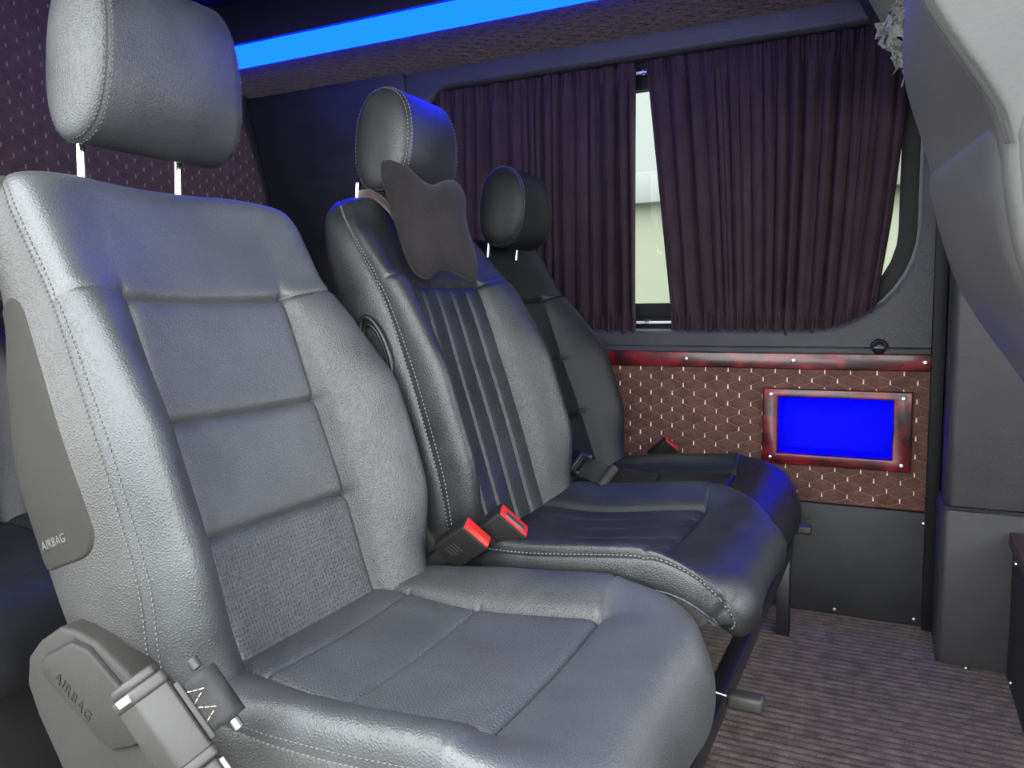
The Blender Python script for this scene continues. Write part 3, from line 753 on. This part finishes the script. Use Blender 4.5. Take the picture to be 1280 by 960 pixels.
# curtains -----------------------------------------------------------
def rod(z, nm, label, xs):
    r = empty(nm, (-.65, YW + .038, z), label, 'curtain rod')
    tube('rod', [(-.665, 0, 0), (.66, 0, 0)], .0045, 'rod_steel', r, 10)
    for x in xs:
        box('rod_bracket', (x + .65 - .007, -.004, -.009), (x + .65 + .007, .040, .009), 'black_plastic', r, bev=.002)
        tube('bracket_screw', [(x + .65, -.008, 0), (x + .65, -.003, 0)], .0035, 'screw', r, 8)
    return r
rod(.752, 'curtain_rod', 'lower thin chrome rod holding the curtain hems under the window', (-1.30, -.640, -.075))
rod(1.445, 'curtain_rod', 'upper chrome rod along the top of both curtains', (-1.30, -.652, -.075))
def curtain(name, label, tl, tr, bl, br, seed, folds, z_rod=(.752, 1.445)):
    rg = np.random.RandomState(seed); nu, nv = 420, 70
    ph = np.cumsum(rg.uniform(.35, 1.7, folds)); ph = np.r_[0, ph]; ph /= ph[-1]
    uu = np.linspace(0, 1, nu); fold = np.interp(uu, ph, np.arange(folds + 1)) * 2 * math.pi
    amp = np.interp(uu, np.linspace(0, 1, 14), rg.uniform(.25, 1.35, 14)); drift = np.interp(uu, np.linspace(0, 1, 9), rg.uniform(-1, 1, 9))
    fine = np.interp(uu, np.linspace(0, 1, folds * 2), rg.uniform(0, 6, folds * 2))
    P = np.zeros((nv, nu, 3)); zt, zb = z_rod[1], z_rod[0]
    for i, q in enumerate(np.linspace(0, 1, nv)):
        z = zt + .022 - q * (zt - zb + .052)
        w = np.clip((zt - z) / (zt - zb), 0, 1)
        xl = tl[0] + (bl[0] - tl[0]) * w; xr = tr[0] + (br[0] - tr[0]) * w ** 1.3
        g = math.exp(-((z - zt) / .028) ** 2) + math.exp(-((z - zb) / .024) ** 2)      # gathered on the rods
        A = .0125 * (1 - .65 * min(1, g)) * amp
        y = A * np.sin(fold + .5 * drift * q * 3 + fine * .15) + .0050 * min(1, g) * np.sin(fold * 3.7 + fine) + .0010 * np.sin(fold * 3.1 + fine * 2 + 4 * q)
        if z < zb - .006: y += .004 * np.sin(fold * 2.3 + fine) * (zb - z) / .03
        pin = 1 - np.clip(abs(z - zb) / .012, 0, 1)
        P[i, :, 0] = xl + (xr - xl) * uu + .004 * np.cos(fold) * (1 - w * .3); P[i, :, 1] = y
        zz = z + (.004 * np.sin(fold * 1.1 + fine) if z < zb - .015 else 0)
        rise = .055 * np.clip((uu - .80) / .20, 0, 1) ** 2 if tr[0] > -.2 else 0 * uu
        P[i, :, 2] = zz + rise * np.clip(1 - (z - zb) / .25, 0, 1)
    root_x = (tl[0] + tr[0]) / 2
    P[:, :, 0] -= root_x; P[:, :, 2] -= zb - .03
    o = grid_mesh(name, P, 'curtain', None); o.location = (root_x, YW + .012, zb - .03)
    md = o.modifiers.new('thick', 'SOLIDIFY'); md.thickness = .0012; md.offset = 0
    tag(o, label, 'curtain', 'window curtains'); return o
curtain('curtain', 'pleated dark brown curtain on the left half of the window behind the third seat', (-1.315,), (-.672,), (-1.315,), (-.668,), 3, 17)
curtain('curtain', 'pleated dark brown curtain on the right half of the window, gathered wide', (-.640,), (.012,), (-.565,), (-.048,), 8, 19)

# roof, console, rear ------------------------------------------------
ce = empty('ceiling', (0, 0, 0), kind='structure')
box('roof_panel', (XL - .1, .30, 1.80), (1.7, 2.35, 1.84), 'ceiling', ce, bev=0)
box('headliner', (XL, .42, 1.70), (.30, 1.80, 1.715), 'ceiling', ce, bev=.004)
box('cab_headliner', (.31, .42, 1.70), (XR, 1.80, 1.715), 'paint_grey', ce, bev=.004)  # unseen cab lining, set lighter grey to bounce light onto the seats
tr2 = empty('trim_2', (0, 0, 0), kind='structure')
# console profile (y,z): black face, light channel, quilted underside
prism('console_face', [(1.806, 1.582), (1.800, 1.70), (1.790, 1.80), (2.2, 1.80), (2.2, 1.549), (1.832, 1.549), (1.832, 1.582)], 'x', XL + .02, XR, 'ceiling', tr2, bev=.004)
quilt_panel('quilted_underside', XR - XL - .03, .350, Matrix.Translation((XL + .02, 1.826, 1.5365)) @ Matrix(((1, 0, 0, 0), (0, 1, 0, 0), (0, 0, -1, 0), (0, 0, 0, 1))), 'quilt_top', tr2, step=.008, dash_mat='thread_dim')
box('underside_board', (XL + .02, 1.831, 1.5375), (XR, 2.2, 1.549), 'black_plastic', tr2, bev=.003)
ld = empty('strip_light', (-.7, 1.80, 1.55), 'long glowing blue LED strip along the ceiling console', 'light strip')
prism('diffuser', [(.022, -.012), (.020, -.033), (.012, -.036), (.005, -.033), (.001, -.02), (.001, .015), (.006, .028), (.022, .030)], 'x', -1.25, 1.35, 'led', ld, bev=0)
box('light_channel', (-1.26, .0235, -.010), (1.36, .030, .032), 'black_plastic', ld, bev=.002)
# rear bulkhead, quilted, with a tapering edge along the side wall
wr = empty('wall_rear', (0, 0, 0), kind='structure')
box('bulkhead', (XL - .04, .30, -.02), (XL - .005, 2.32, 1.8), 'vinyl', wr, bev=0)
rot = Matrix(((0, 0, 1, XL), (1, 0, 0, .45), (0, 1, 0, .25), (0, 0, 0, 1)))
quilt_panel('quilted_bulkhead', 1.80, 1.45, rot, 'quilt_dark', wr, step=.0065, dash_mat='thread_dim', clip=lambda u, v: (.45 + u) < 2.20 - max(0, (.25 + v - 1.20)) * .36)
wl_ = empty('wall_left', (0, 0, 0), kind='structure')
prism('side_lining', [(2.235, .6), (2.235, 1.15), (2.12, 1.56), (2.3, 1.60), (2.3, .6)], 'x', XL, -1.41, 'vinyl', wl_, bev=.01)
# near side: wall behind the sliding door opening
wn_ = empty('wall_near', (0, 0, 0), kind='structure')
box('rear_side_panel', (XL, .30, 0), (-1.50, .36, 1.80), 'vinyl', wn_, bev=.004)
box('door_header', (-1.50, .30, 1.50), (XR, .36, 1.80), 'vinyl', wn_, bev=.004)

box('front_door_panel', (.40, .30, 0), (XR, .36, .78), 'vinyl', wn_, bev=.004)
box('door_post', (.40, .30, .78), (.48, .36, 1.5), 'vinyl', wn_, bev=.004)
wr_ = empty('wall_right', (0, 0, 0), kind='structure')
box('dashboard', (1.45, .36, 0), (XR, 2.2, .86), 'vinyl', wr_, bev=.01)
box('windscreen_header', (1.50, .30, 1.62), (XR, 2.3, 1.8), 'vinyl', wr_, bev=.004)
box('cab_side', (.62, 2.14, 0), (XR, 2.2, .78), 'vinyl', wr_, bev=.004)
box('cab_side_header', (.62, 2.14, 1.45), (XR, 2.2, 1.8), 'vinyl', wr_, bev=.004)

# door pillar covered in leather -------------------------------------
t3 = empty('trim_3', (0, 0, 0), kind='structure')
prism('pillar_lower', [(.100, 2.14), (.100, 1.93), (.112, 1.915), (.30, 1.915), (.30, 2.14)], 'z', 0.0, .352, 'trim_vinyl', t3, bev=.006)
prism('pillar_upper', [(.108, 2.14), (.108, 1.945), (.120, 1.932), (.55, 1.932), (.55, 2.14)], 'z', .353, 1.62, 'trim_vinyl', t3, bev=.006)
tube('pillar_seam', [(.099, 1.925, .352), (.112, 1.912, .352), (.30, 1.912, .352)], .0018, 'seam', t3, 6)
box('pillar_gap', (.078, 2.10, 0), (.106, 2.16, 1.52), 'rubber', t3, bev=.002)
screw((.155, 1.932, .79), t3, r=.004)
screw((.16, 1.905, .004), t3, (0, 0, 1), r=.004)
prism('pillar_cap', [(-.015, 1.29), (-.085, 1.43), (-.17, 1.60), (.12, 1.62), (.12, 1.25)], 'y', 1.80, 1.93, 'vinyl', t3, bev=.012)
# low box at the right edge
sb = empty('storage_box', (.45, 1.5, 0), 'black low box with a dark wood grained lid edge at the far right', 'box')
box('box_side', (-.215, -.45, 0), (.2, .40, .285), 'vinyl', sb, bev=.004)
box('box_lid', (-.223, -.46, .287), (.21, .40, .318), 'dark_wood', sb, bev=.003)
screw((-.215, .34, .268), sb, (-1, 0, 0), r=.005)
screw((-.215, .33, .020), sb, (-1, 0, 0), r=.004)

# building outside ---------------------------------------------------
bd = empty('building', (-1.5, 5.2, -.55), 'pale green and white building seen through the gap between the curtains', 'building')
box('lower_wall', (-5, 0, 0), (4, .3, 2.02), 'paint_green', bd, bev=0)
box('ledge', (-5, -.12, 2.02), (4, .3, 2.22), 'paint_grey', bd, bev=.01)
box('upper_cladding', (-5, .05, 2.22), (4, .35, 5.0), 'paint_white', bd, bev=0)
for z in (2.9, 3.30): box('cladding_rail', (-5, .03, z), (4, .06, z + .025), 'paint_grey', bd, bev=.003)
box('wall_lamp', (1.37, -.20, 1.98), (1.47, -.02, 2.08), 'orange', bd, bev=.02); box('wall_lamp', (1.38, -.20, 2.12), (1.48, -.12, 2.22), 'orange', bd, bev=.02)
tube('brace', [(-.72, .03, 3.28), (-.35, .03, 2.92)], .012, 'paint_grey', bd, 8)

# ================================================================== SEATS
s1, pad1, cpad1 = seat_plain('passenger_seat', 'nearest grey black leather seat with ribbed backrest and plastic airbag cover')
cushion_base(s1)
s3, pad3, cpad3 = seat_plain('passenger_seat', 'farthest black leather seat in the row, beside the quilted wall', leather_m='leather_shaded')
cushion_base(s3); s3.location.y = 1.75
head_for(s3, -.838, 1.034, .088, -.880, .92, 'leather_shaded', prof=[(x, z * .86) for x, z in HEAD_PROF])
# rear row copies (of the third seat) before the near one gets its extras
for y, x, lab in ((.78, -.92, 'dark leather seat of the row behind, left of the nearest seat'), (1.75, -.95, 'rear row seat whose headrest top glows blue behind the nearest seat')):
    r_ = copy_tree(s3); r_.name = 'rear_seat'; r_.location = (OX + x, y, 0); r_['label'] = lab
    box('seat_pedestal', (-.20, -.17, 0), (.16, .17, .24), 'black_plastic', r_, bev=.006)
head_for(s1, -.925, 1.120, .113, -.975, .955, prof=[(x, z * (1.10 if z > 0 else 1)) for x, z in HEAD_PROF])
recliner_cover(s1); airbag_panel(s1, pad1)

def seat_channel():
    """middle seat: vertical channels on back and cushion, pale double stitching"""
    root = empty('passenger_seat', (OX, 1.255, 0), 'middle leather seat with vertical channel stitching, carrying the neck pillow', 'seat')
    bp = loc([(-.585, .32), (-.622, .42), (-.664, .56), (-.705, .69), (-.752, .83), (-.812, .945), (-.845, 1.01)])
    prof = [(0, .125, .180, .03, -.03, .10), (.15, .134, .204, .050, .0, .12), (.33, .136, .218, .080, .020, .13), (.5, .134, .220, .080, .022, .13),
            (.66, .128, .215, .058, .015, .12), (.78, .124, .208, .035, .005, .105), (.90, .10, .195, .014, -.006, .08), (.95, .09, .178, .006, -.014, .07), (1, .07, .125, 0, -.03, .06)]
    tmp = Curve2(bp); ts = frac(tmp, z=.838)
    pad = Pad(bp, -1, prof, grooves=(ts,), gdip=.006, seams=(ts,), channels=(-.62, -.21, .21, .62), topround=.045, botround=.05, nmid=-.045, fade=(ts + .004, .014), conc=.010)
    L = pad.c.L
    pad.patch('backrest_shell', ['sr', 'back', 'sl'], 0, L, 'leather_midshade', root)
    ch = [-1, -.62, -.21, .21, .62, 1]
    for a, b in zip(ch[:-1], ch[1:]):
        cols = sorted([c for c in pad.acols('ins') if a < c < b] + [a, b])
        pad.patch('channel_panel', ['ins'], 0, ts, 'leather_midshade', root, cols)
    pad.patch('side_bolster', ['bl'], 0, ts, 'leather_midshade', root); pad.patch('side_bolster', ['br'], 0, ts, 'leather_midshade', root)
    pad.patch('upper_panel', ['bl', 'ins', 'br'], ts, L, 'leather_midshade', root)
    st, sn = [], []
    for r in (('bl', .965), ('sl', .03), ('br', .965), ('sr', .03)):
        p, n_ = pad.line(r[0], r[1], .05, L - .03, 160); st.append(p); sn.append(n_)
    dashes('backrest_stitching', st, sn, 'stitch_light', root)
    cp = loc([(-.70, .395), (-.62, .408), (-.50, .405), (-.30, .428), (-.238, .428), (-.190, .408), (-.166, .376), (-.172, .346), (-.205, .330)])
    tmp = Curve2(cp); gf = frac(tmp, x=-.30); Lc = tmp.L; u = lambda x: frac(tmp, x=x) / Lc
    prof = [(0, .12, .195, .02, .0, .08), (u(-.62), .130, .210, .034, .016, .07), (u(-.5), .138, .222, .040, .028, .075), (u(-.30), .146, .226, .036, .026, .075),
            (u(-.238), .146, .225, .016, .010, .075), (u(-.190), .142, .218, .002, -.006, .07), (.82, .135, .212, .0, -.012, .06), (1, .12, .19, .0, -.03, .05)]
    cpad = Pad(cp, 1, prof, grooves=(gf,), gdip=.006, seams=(gf,), channels=(-.62, -.21, .21, .62), botround=.04, topround=.03, nmid=-.05, fade=(gf + .004, .012), conc=.006, side=.007)
    cpad.patch('cushion_skirt', ['sr'], 0, Lc, 'leather_midshade', root, list(np.linspace(0, .42, 10)))
    cpad.patch('cushion_skirt', ['sl'], 0, Lc, 'leather_midshade', root, list(np.linspace(.42, 0, 10)))
    cpad.patch('felt_skirt', ['sr'], 0, Lc, 'felt', root, list(np.linspace(.42, 1, 12)))
    cpad.patch('felt_skirt', ['back'], 0, Lc, 'felt', root)
    cpad.patch('felt_skirt', ['sl'], 0, Lc, 'felt', root, list(np.linspace(1, .42, 12)))
    p, n_ = cpad.line('sl', .42, .03, Lc - .03, 80)
    tube('skirt_welt', [tuple(v) for v in p], .0016, 'leather', root, 6)
    for a, b in zip(ch[:-1], ch[1:]):
        cols = sorted([c for c in cpad.acols('ins') if a < c < b] + [a, b])
        cpad.patch('seat_channel', ['ins'], 0, gf, 'leather_midshade', root, cols)
    cpad.patch('thigh_bolster', ['bl'], 0, gf, 'leather_midshade', root); cpad.patch('thigh_bolster', ['br'], 0, gf, 'leather_midshade', root)
    cpad.patch('front_roll', ['bl', 'ins', 'br'], gf, Lc, 'leather_midshade', root)
    st, sn = [], []
    for r in (('bl', .965), ('sl', .03), ('br', .965), ('sr', .03)):
        p, n_ = cpad.line(r[0], r[1], .05, Lc - .03, 140); st.append(p); sn.append(n_)
    dashes('cushion_stitching', st, sn, 'stitch_light', root)
    # fuzzy felt underside
    bm = bmesh.new(); bbox(bm, (-.22, -.190, .238), (.13, .190, .335), .03, 3)
    from_bm('felt_underside', bm, 'felt', root, angle=60)
    # dark pull ring on the near side
    c0 = pad.pt(frac(pad.c, z=.735), 'sl', .20)
    bm = bmesh.new()
    for rr_, tr_ in ((.052, .0048), (.040, .003)):
        tube_bm(bm, [(c0[0] - .02 + rr_ * .45 * math.cos(a) - .35 * rr_ * math.sin(a), c0[1] - .004, c0[2] + rr_ * math.sin(a)) for a in np.linspace(0, 2 * math.pi, 33)], tr_, 8, cap=False)
    from_bm('pull_ring', bm, 'black_plastic', root)
    return root, pad, cpad
s2, pad2, cpad2 = seat_channel()
hp2 = [(x, z * .84) for x, z in HEAD_PROF]
head_for(s2, -.822, 1.096, .086, -.885, .98, 'leather_midshade', 'stitch_light', hp2)

# neck pillow --------------------------------------------------------
def neck_pillow():
    # bone outline in pillow plane (u right, v up), one entry per angle
    out = Curve2([(-.070, .117), (-.046, .108), (-.018, .079), (.010, .069), (.037, .080), (.061, .082), (.076, .066), (.078, .041), (.071, .010), (.070, -.022), (.075, -.062), (.073, -.097), (.058, -.111),
                  (.037, -.103), (.010, -.092), (-.012, -.093), (-.036, -.108), (-.056, -.100), (-.070, -.069), (-.077, -.021), (-.080, .014), (-.086, .048), (-.089, .083), (-.083, .108), (-.070, .117)], True)
    n = 96; th = np.linspace(0, out.L, n + 1)[:-1]; ring = np.array([out.at(t) for t in th]) * np.array([.90, 1.0]); cen = np.array([-.004, -.010])
    root = empty('neck_pillow', (0, 0, 0), 'charcoal bone shaped neck pillow strapped to the middle headrest', 'pillow')
    rows = []
    K = 18
    def hgt(p, q):
        lobes = sum(math.exp(-((p[0] - x) ** 2 + (p[1] - y) ** 2) / .0035) for x, y in ((-.055, .06), (.045, .045), (-.045, -.06), (.045, -.065), (0, -.02)))
        wr = .0035 * math.sin(p[0] * 60 + p[1] * 150) * math.exp(-((p[0] + .08) ** 2 + (p[1] - .02) ** 2) / .002) 
        return (.026 + .008 * min(1.3, lobes)) * math.sqrt(max(0, 1 - q ** 2.6)) + wr * (1 - q)
    front, back = [], []
    for k in range(K + 1):
        q = math.sin(k / K * math.pi / 2)
        r = cen + (ring - cen) * q
        front.append([(p[0], p[1], hgt(p, q)) for p in r]); back.append([(p[0], p[1], -.7 * hgt(p, q)) for p in r])
    P = np.array(front[::1][::-1] ); B = np.array(back)
    A = np.concatenate([P[::-1], B[::-1][1:]], 0)      # centre front -> edge -> centre back
    A = np.concatenate([A, A[:, :1]], 1)
    m4 = basis((-.735, 1.195, .952), (.55, .83, .0), (-.34, .16, .94))
    A = np.array([[tuple(m4 @ Vector(p)) for p in row] for row in A])
    root.location = (-.65, 1.25, .83)
    A = A - np.array(root.location)
    o = grid_mesh('pillow_cover', A, 'pillow', root)
    pp = [tuple(m4 @ Vector((p[0] * 1.005, p[1] * 1.005, 0)) - root.location) for p in ring]
    tube('piping', pp + [pp[0], pp[1]], .0022, 'pillow', o, 6)
    # strap running back around the headrest posts
    def S(p): return Vector(p) - root.location
    bm = bmesh.new(); pts = [(-.775, 1.135, .955), (-.790, 1.140, .972), (-.815, 1.150, .990), (-.845, 1.160, 1.004), (-.885, 1.176, 1.006), (-.905, 1.25, 1.006)]
    vs = [[bm.verts.new(S((p[0], p[1], p[2] + h))) for h in (-.008, .008)] for p in pts]
    for a, b in zip(vs[:-1], vs[1:]): bm.faces.new((a[0], a[1], b[1], b[0]))
    st = from_bm('elastic_strap', bm, 'strap', root); md = st.modifiers.new('t', 'SOLIDIFY'); md.thickness = .002
    return root
neck_pillow()

# seat frame under the row -------------------------------------------
rl = empty('bench_stand', (-.30, .78, 0), 'black steel frame carrying the row of seats above the carpet', 'frame')
def F(p): return tuple(Vector(p) - rl.location)
box('front_rail', F((-.240, .50, .190)), F((-.210, 2.0, .225)), 'black_metal', rl, bev=.003)
box('rear_rail', F((-.66, .50, .190)), F((-.625, 2.0, .225)), 'black_metal', rl, bev=.003)
for y in (.60, 1.93):
    box('frame_leg', F((-.240, y, 0)), F((-.210, y + .035, .190)), 'black_metal', rl, bev=.003)
    box('frame_leg', F((-.66, y, 0)), F((-.625, y + .04, .190)), 'black_metal', rl, bev=.003)
    box('cross_bar', F((-.63, y, .191)), F((-.235, y + .035, .224)), 'black_metal', rl, bev=.003)
for y in (.62, .93, 1.10, 1.40, 1.60, 1.90):
    box('slide_rail', F((-.64, y, .225)), F((-.24, y + .03, .240)), 'black_metal', rl, bev=.002)

# buckles ------------------------------------------------------------
def buckle(label, loc_, d, side, size=1.0, button=True):
    """plastic buckle stalk: d = direction of its mouth, side = direction across"""
    r = empty('seat_belt_buckle', loc_, label, 'buckle', None)
    m = basis((0, 0, 0), side, d)      # local: x across (width), y along, z thickness
    w, l, t = .028 * size, .075 * size, .014 * size
    b = box('buckle_body', (-w, -l, -t), (w, 0, t), 'buckle_plastic', r, bev=.004, mat4=m, seg=3)
    for i in range(4): box('label_line', (-w * .55, -l * .75 + i * .006, t - .0002), (w * (.1 + .12 * (i % 2)), -l * .75 + i * .006 + .0018, t + .0003), 'plastic_light', b, bev=0, mat4=m)
    box('release_button', (-w * .90, -.004, -t * .82), (w * .90, .0022, t * .80), 'red', r, bev=.0015, mat4=m)
    box('tongue_slot', (-w * .62, .0005, -t * .15), (w * .62, .0032, t * .55), 'dull_steel' if button else 'red', r, bev=.001, mat4=m)
    box('stalk', (-w * .55, -l * 2.3, -t * .45), (w * .55, -l, t * .45), 'black_plastic', r, bev=.003, mat4=m)
    return r
b1 = buckle('left one of the two red button buckles between the first and middle seats', (-.545, .990, .470), (.80, -.10, .58), (.55, .45, -.70), .95, False)
b2 = buckle('right of the two red buckles between first and middle seats, showing its slot', (-.513, 1.048, .477), (.80, .05, .58), (.55, .45, -.70), 1.1, True)
b3 = buckle('small red button buckle beside the farthest seat against the quilted wall', (-.530, 2.05, .432), (.72, -.05, .66), (.6, .5, -.62), .9, True)
# plastic stalk covers between seats
for Y, T, poly, lab in ((1.035, .010, [(-.715, .485), (-.70, .488), (-.612, .408), (-.60, .36), (-.72, .36)], 'dark plastic side cover of the middle seat behind the two red buckles'),
                     (1.005, .008, [(-.74, .430), (-.70, .436), (-.665, .405), (-.655, .36), (-.74, .36)], 'small grey plastic cover in the gap right of the nearest backrest'),
                     (1.490, .010, [(-.70, .455), (-.665, .468), (-.60, .455), (-.585, .40), (-.70, .40)], 'grey plastic cover left of the belt latch behind the middle cushion')):
    c = empty('hinge_cover', (poly[-1][0], Y, poly[-1][1]), lab, 'cover')
    prism('cover_shell', [(x - c.location.x, z - c.location.z) for x, z in poly], 'y', -T, T, 'plastic_light', c, bev=.005)
# belt with tongue between seats two and three
bt = empty('belt_tongue', (-.578, 1.505, .470), 'black belt latch with steel plate lying between the middle and farthest seats', 'belt')
m = basis((0, 0, 0), (-.35, -.55, -.60), (.93, .05, .28))
box('latch_body', (-.027, -.058, -.010), (.027, -.004, .010), 'buckle_plastic', bt, bev=.004, mat4=m)
box('latch_window', (-.013, -.050, .0095), (.013, -.030, .0112), 'black_plastic', bt, bev=.001, mat4=m)
box('latch_plate', (-.026, -.012, .006), (-.019, .014, .0125), 'dull_steel', bt, bev=.001, mat4=m)
box('latch_plate', (.019, -.012, .006), (.026, .014, .0125), 'dull_steel', bt, bev=.001, mat4=m)
box('latch_plate', (-.026, -.016, .006), (.026, -.008, .0125), 'dull_steel', bt, bev=.001, mat4=m)
box('belt_strap', (-.024, .004, -.003), (.024, .070, .003), 'webbing', bt, bev=.001, mat4=m)
tube('strap_fold', [m @ Vector((-.025, .074, 0)), m @ Vector((.025, .074, 0))], .010, 'webbing', bt, 14)

# near belt anchor ---------------------------------------------------
def anchor():
    r = empty('belt_anchor', (-.587, .483, .457), 'grey plastic seat belt anchor with folded webbing strap beside the nearest seat', 'belt anchor')
    Ld = Vector((.595, .125, -.794)).normalized(); out = Vector((.70, -.56, .44)); out = (out - Ld * out.dot(Ld)).normalized()
    S = out.cross(Ld)
    if S.y < 0: S = -S
    m = Matrix((-S, Ld, out)).transposed().to_4x4()      # x away from the strap, y along the slot, z outward
    core = [(.000, -.004), (.003, .0), (.029, .0), (.034, -.002), (.047, -.018), (.049, -.024), (.049, -.05), (.0, -.05)]
    def ex(poly, y0, y1, nm, mt, bev, k=1.0, dx=0, dz=0):
        cx = .027; cz = -.028
        pl = [((x - cx) * k + cx + dx, (z - cz) * k + cz + dz) for x, z in poly]
        return prism(nm, pl, 'y', y0, y1, mt, r, bev=bev, mat4=m, seg=3)
    ex(core, -.008, .064, 'anchor_housing', 'plastic_light', .002)
    ex(core, -.020, -.007, 'housing_collar', 'plastic_light', .004, 1.05, 0, .0)
    ex(core, -.030, -.018, 'collar_cap', 'plastic_light', .005, .90, 0, -.004)
    ex(core, .063, .074, 'housing_collar', 'plastic_light', .003, 1.04)
    ex(core, .073, .105, 'housing_foot', 'plastic_light', .005, .92)
    for y in (-.019, .066): box('clip', (.030, y, -.001), (.046, y + .008, .0045), 'dull_steel', r, bev=.0015, mat4=m @ Matrix.Translation((0, 0, -.006)))
    box('clip', (-.001, .078, -.020), (.006, .094, -.004), 'dull_steel', r, bev=.0015, mat4=m)
    box('slot_rim', (-.0055, -.002, -.012), (.0005, .060, .0015), 'black_plastic', r, bev=.0015, mat4=m)
    path = Curve2([(.002, -.012), (-.006, -.001), (-.018, .009), (-.027, .012), (-.035, .007), (-.037, -.003), (-.033, -.012), (-.020, -.024), (-.008, -.034)])
    rows = [[tuple(m @ Vector((*(lambda q: (q[0], y, q[1]))(path.at(t)),))) for y in np.linspace(.004, .056, 9)] for t in np.linspace(0, path.L, 40)]
    st = grid_mesh('webbing_strap', np.array(rows), 'webbing', r); md = st.modifiers.new('t', 'SOLIDIFY'); md.thickness = .0022; md.offset = 0
    zz = [(.008, .046), (.030, .038), (.008, .026), (.030, .018), (.008, .010), (.008, .046)]
    pl = [np.array([tuple(m @ Vector((path.at(t)[0], y, path.at(t)[1] + .0016))) for t, y in [(zz[i][0] * (1 - u) + zz[i + 1][0] * u, zz[i][1] * (1 - u) + zz[i + 1][1] * u) for u in np.linspace(0, 1, 8)]]) for i in range(len(zz) - 1)]
    dashes('strap_stitching', pl, [np.tile(np.array(out), (8, 1)) for _ in pl], 'thread_cream', st, .006, .0003, .00038)
    for y in (-.006, .062):
        c = m @ Vector((-.024, y, .0)); a = m.to_3x3() @ Vector((0, 1, 0))
        tube('strap_pin', [c - a * .006, c - a * .005, c + a * .005, c + a * .006], [.003, .0055, .0055, .003], 'dull_steel' if y > 0 else 'plastic_light', r, 12)
    return r, m
an, am = anchor()

# front seat (back and side seen at the right) -----------------------
def front_seat():
    r = empty('front_seat', (.35, .73, 0), 'large pale grey leather front seat back close up at the right edge', 'seat')
    xb = pchip([.30, .60, .72, .82, .935, 1.02, 1.07, 1.12, 1.35], [.30, .175, .107, .046, .013, -.004, .000, .008, .06])
    g_up = lambda z: float(np.interp(z, [.83, .90, .923, .993, 1.06], [1.0, 1.38, 1.34, .45, .05]))
    def slab(name, z0, z1, y0, y1, thick, rn, rf, lift, top_r, dip=0.0):
        nz = 60; P = []
        for i in range(nz):
            q = i / (nz - 1); z = z0 + (z1 - z0) * math.sin(q * math.pi / 2)
            dt = z1 - z; ins = 0 if dt > top_r else top_r * (1 - math.sqrt(max(0, 1 - (1 - dt / top_r) ** 2)))
            ins = min(ins, thick / 2 - .004)
            pl = rrect(ins - lift, y0 + ins, thick - ins + lift, y1 - ins, [max(.006, .04 - ins), max(.006, rf - ins), max(.004, rn - ins), max(.006, .03 - ins)], 9)
            row = []
            for x, y in pl:
                X = float(xb(z)) + .105 * g_up(z) * (y1 - y) + x
                row.append((X, y, z))
            P.append(row + [row[0]])
        P.append([(float(xb(z1)) + .105 * g_up(z1) * .14 + thick / 2, (y0 + y1) / 2, z1)] * len(P[0]))
        return grid_mesh(name, np.array(P) - np.array(r.location), 'front_leather', r)
    slab('back_shell', .32, .935, .585, .865, .13, .045, .05, .004, .035)
    up = slab('backrest_upper', .80, 1.30, .600, .860, .125, .012, .05, .0, .08)
    ts = np.linspace(.90, 1.10, 60); ridge = [(float(xb(z)) + .105 * g_up(z) * .262 + .001, .599, z) for z in ts]
    tube('edge_seam', [tuple(Vector(p) - r.location) for p in ridge], .0016, 'seam', up, 6)
    box('seat_cushion', tuple(Vector((.30, .60, .28)) - r.location), tuple(Vector((.78, .87, .42)) - r.location), 'front_leather', r, bev=.04, seg=4)
    box('seat_base', tuple(Vector((.36, .63, 0)) - r.location), tuple(Vector((.74, .84, .279)) - r.location), 'black_plastic', r, bev=.01)
    return r
front_seat()

# ragged scrap by the pillar
def rag():
    r = empty('cloth_scrap', (.00, 1.30, 1.20), 'frayed dark grey cloth scrap hanging beside the front headrest', 'scrap')
    rg = np.random.RandomState(4); n = 22; P = np.zeros((n, n, 3))
    for i in range(n):
        for j in range(n):
            u, v = i / (n - 1) - .5, j / (n - 1) - .5
            P[i, j] = (.05 * u + .012 * math.sin(9 * v + 2 * u) + rg.normal(0, .004), .012 * math.sin(11 * u + 7 * v) + rg.normal(0, .004), .11 * v * (1 - .5 * u) + rg.normal(0, .004))
    o = grid_mesh('scrap_cloth', P, 'rag', r); md = o.modifiers.new('t', 'SOLIDIFY'); md.thickness = .002
    tube('loose_thread', [(-.01, 0, -.05), (.0, 0, -.075), (-.004, .0, -.09)], .001, 'rag', r, 5)
rag()
# seat levers
def lever(parent_root, p, label=None):
    o = parent_root.location
    def Q(v): return tuple(Vector(v) - o)
    x, y, z = p
    tube('lever_wire', [Q((x - .10, y - .03, z + .005)), Q((x - .02, y - .005, z + .006)), Q((x, y, z))], .0022, 'chrome', parent_root, 8)
    h = box('lever_handle', Q((x - .003, y - .014, z - .012)), Q((x + .046, y + .014, z + .010)), 'plastic_light', parent_root, bev=.006, seg=3)
    return h
lever(rl, (-.195, 1.09, .245)); lever(rl, (-.215, 2.00, .25))
bm = bmesh.new()
for k in range(3): tube_bm(bm, [tuple(Vector((-.275, 1.045, .222 + .009 * k)) - rl.location), tuple(Vector((-.222, 1.05, .210 + .009 * k)) - rl.location)], .002, 8)
from_bm('return_spring', bm, 'dull_steel', rl)
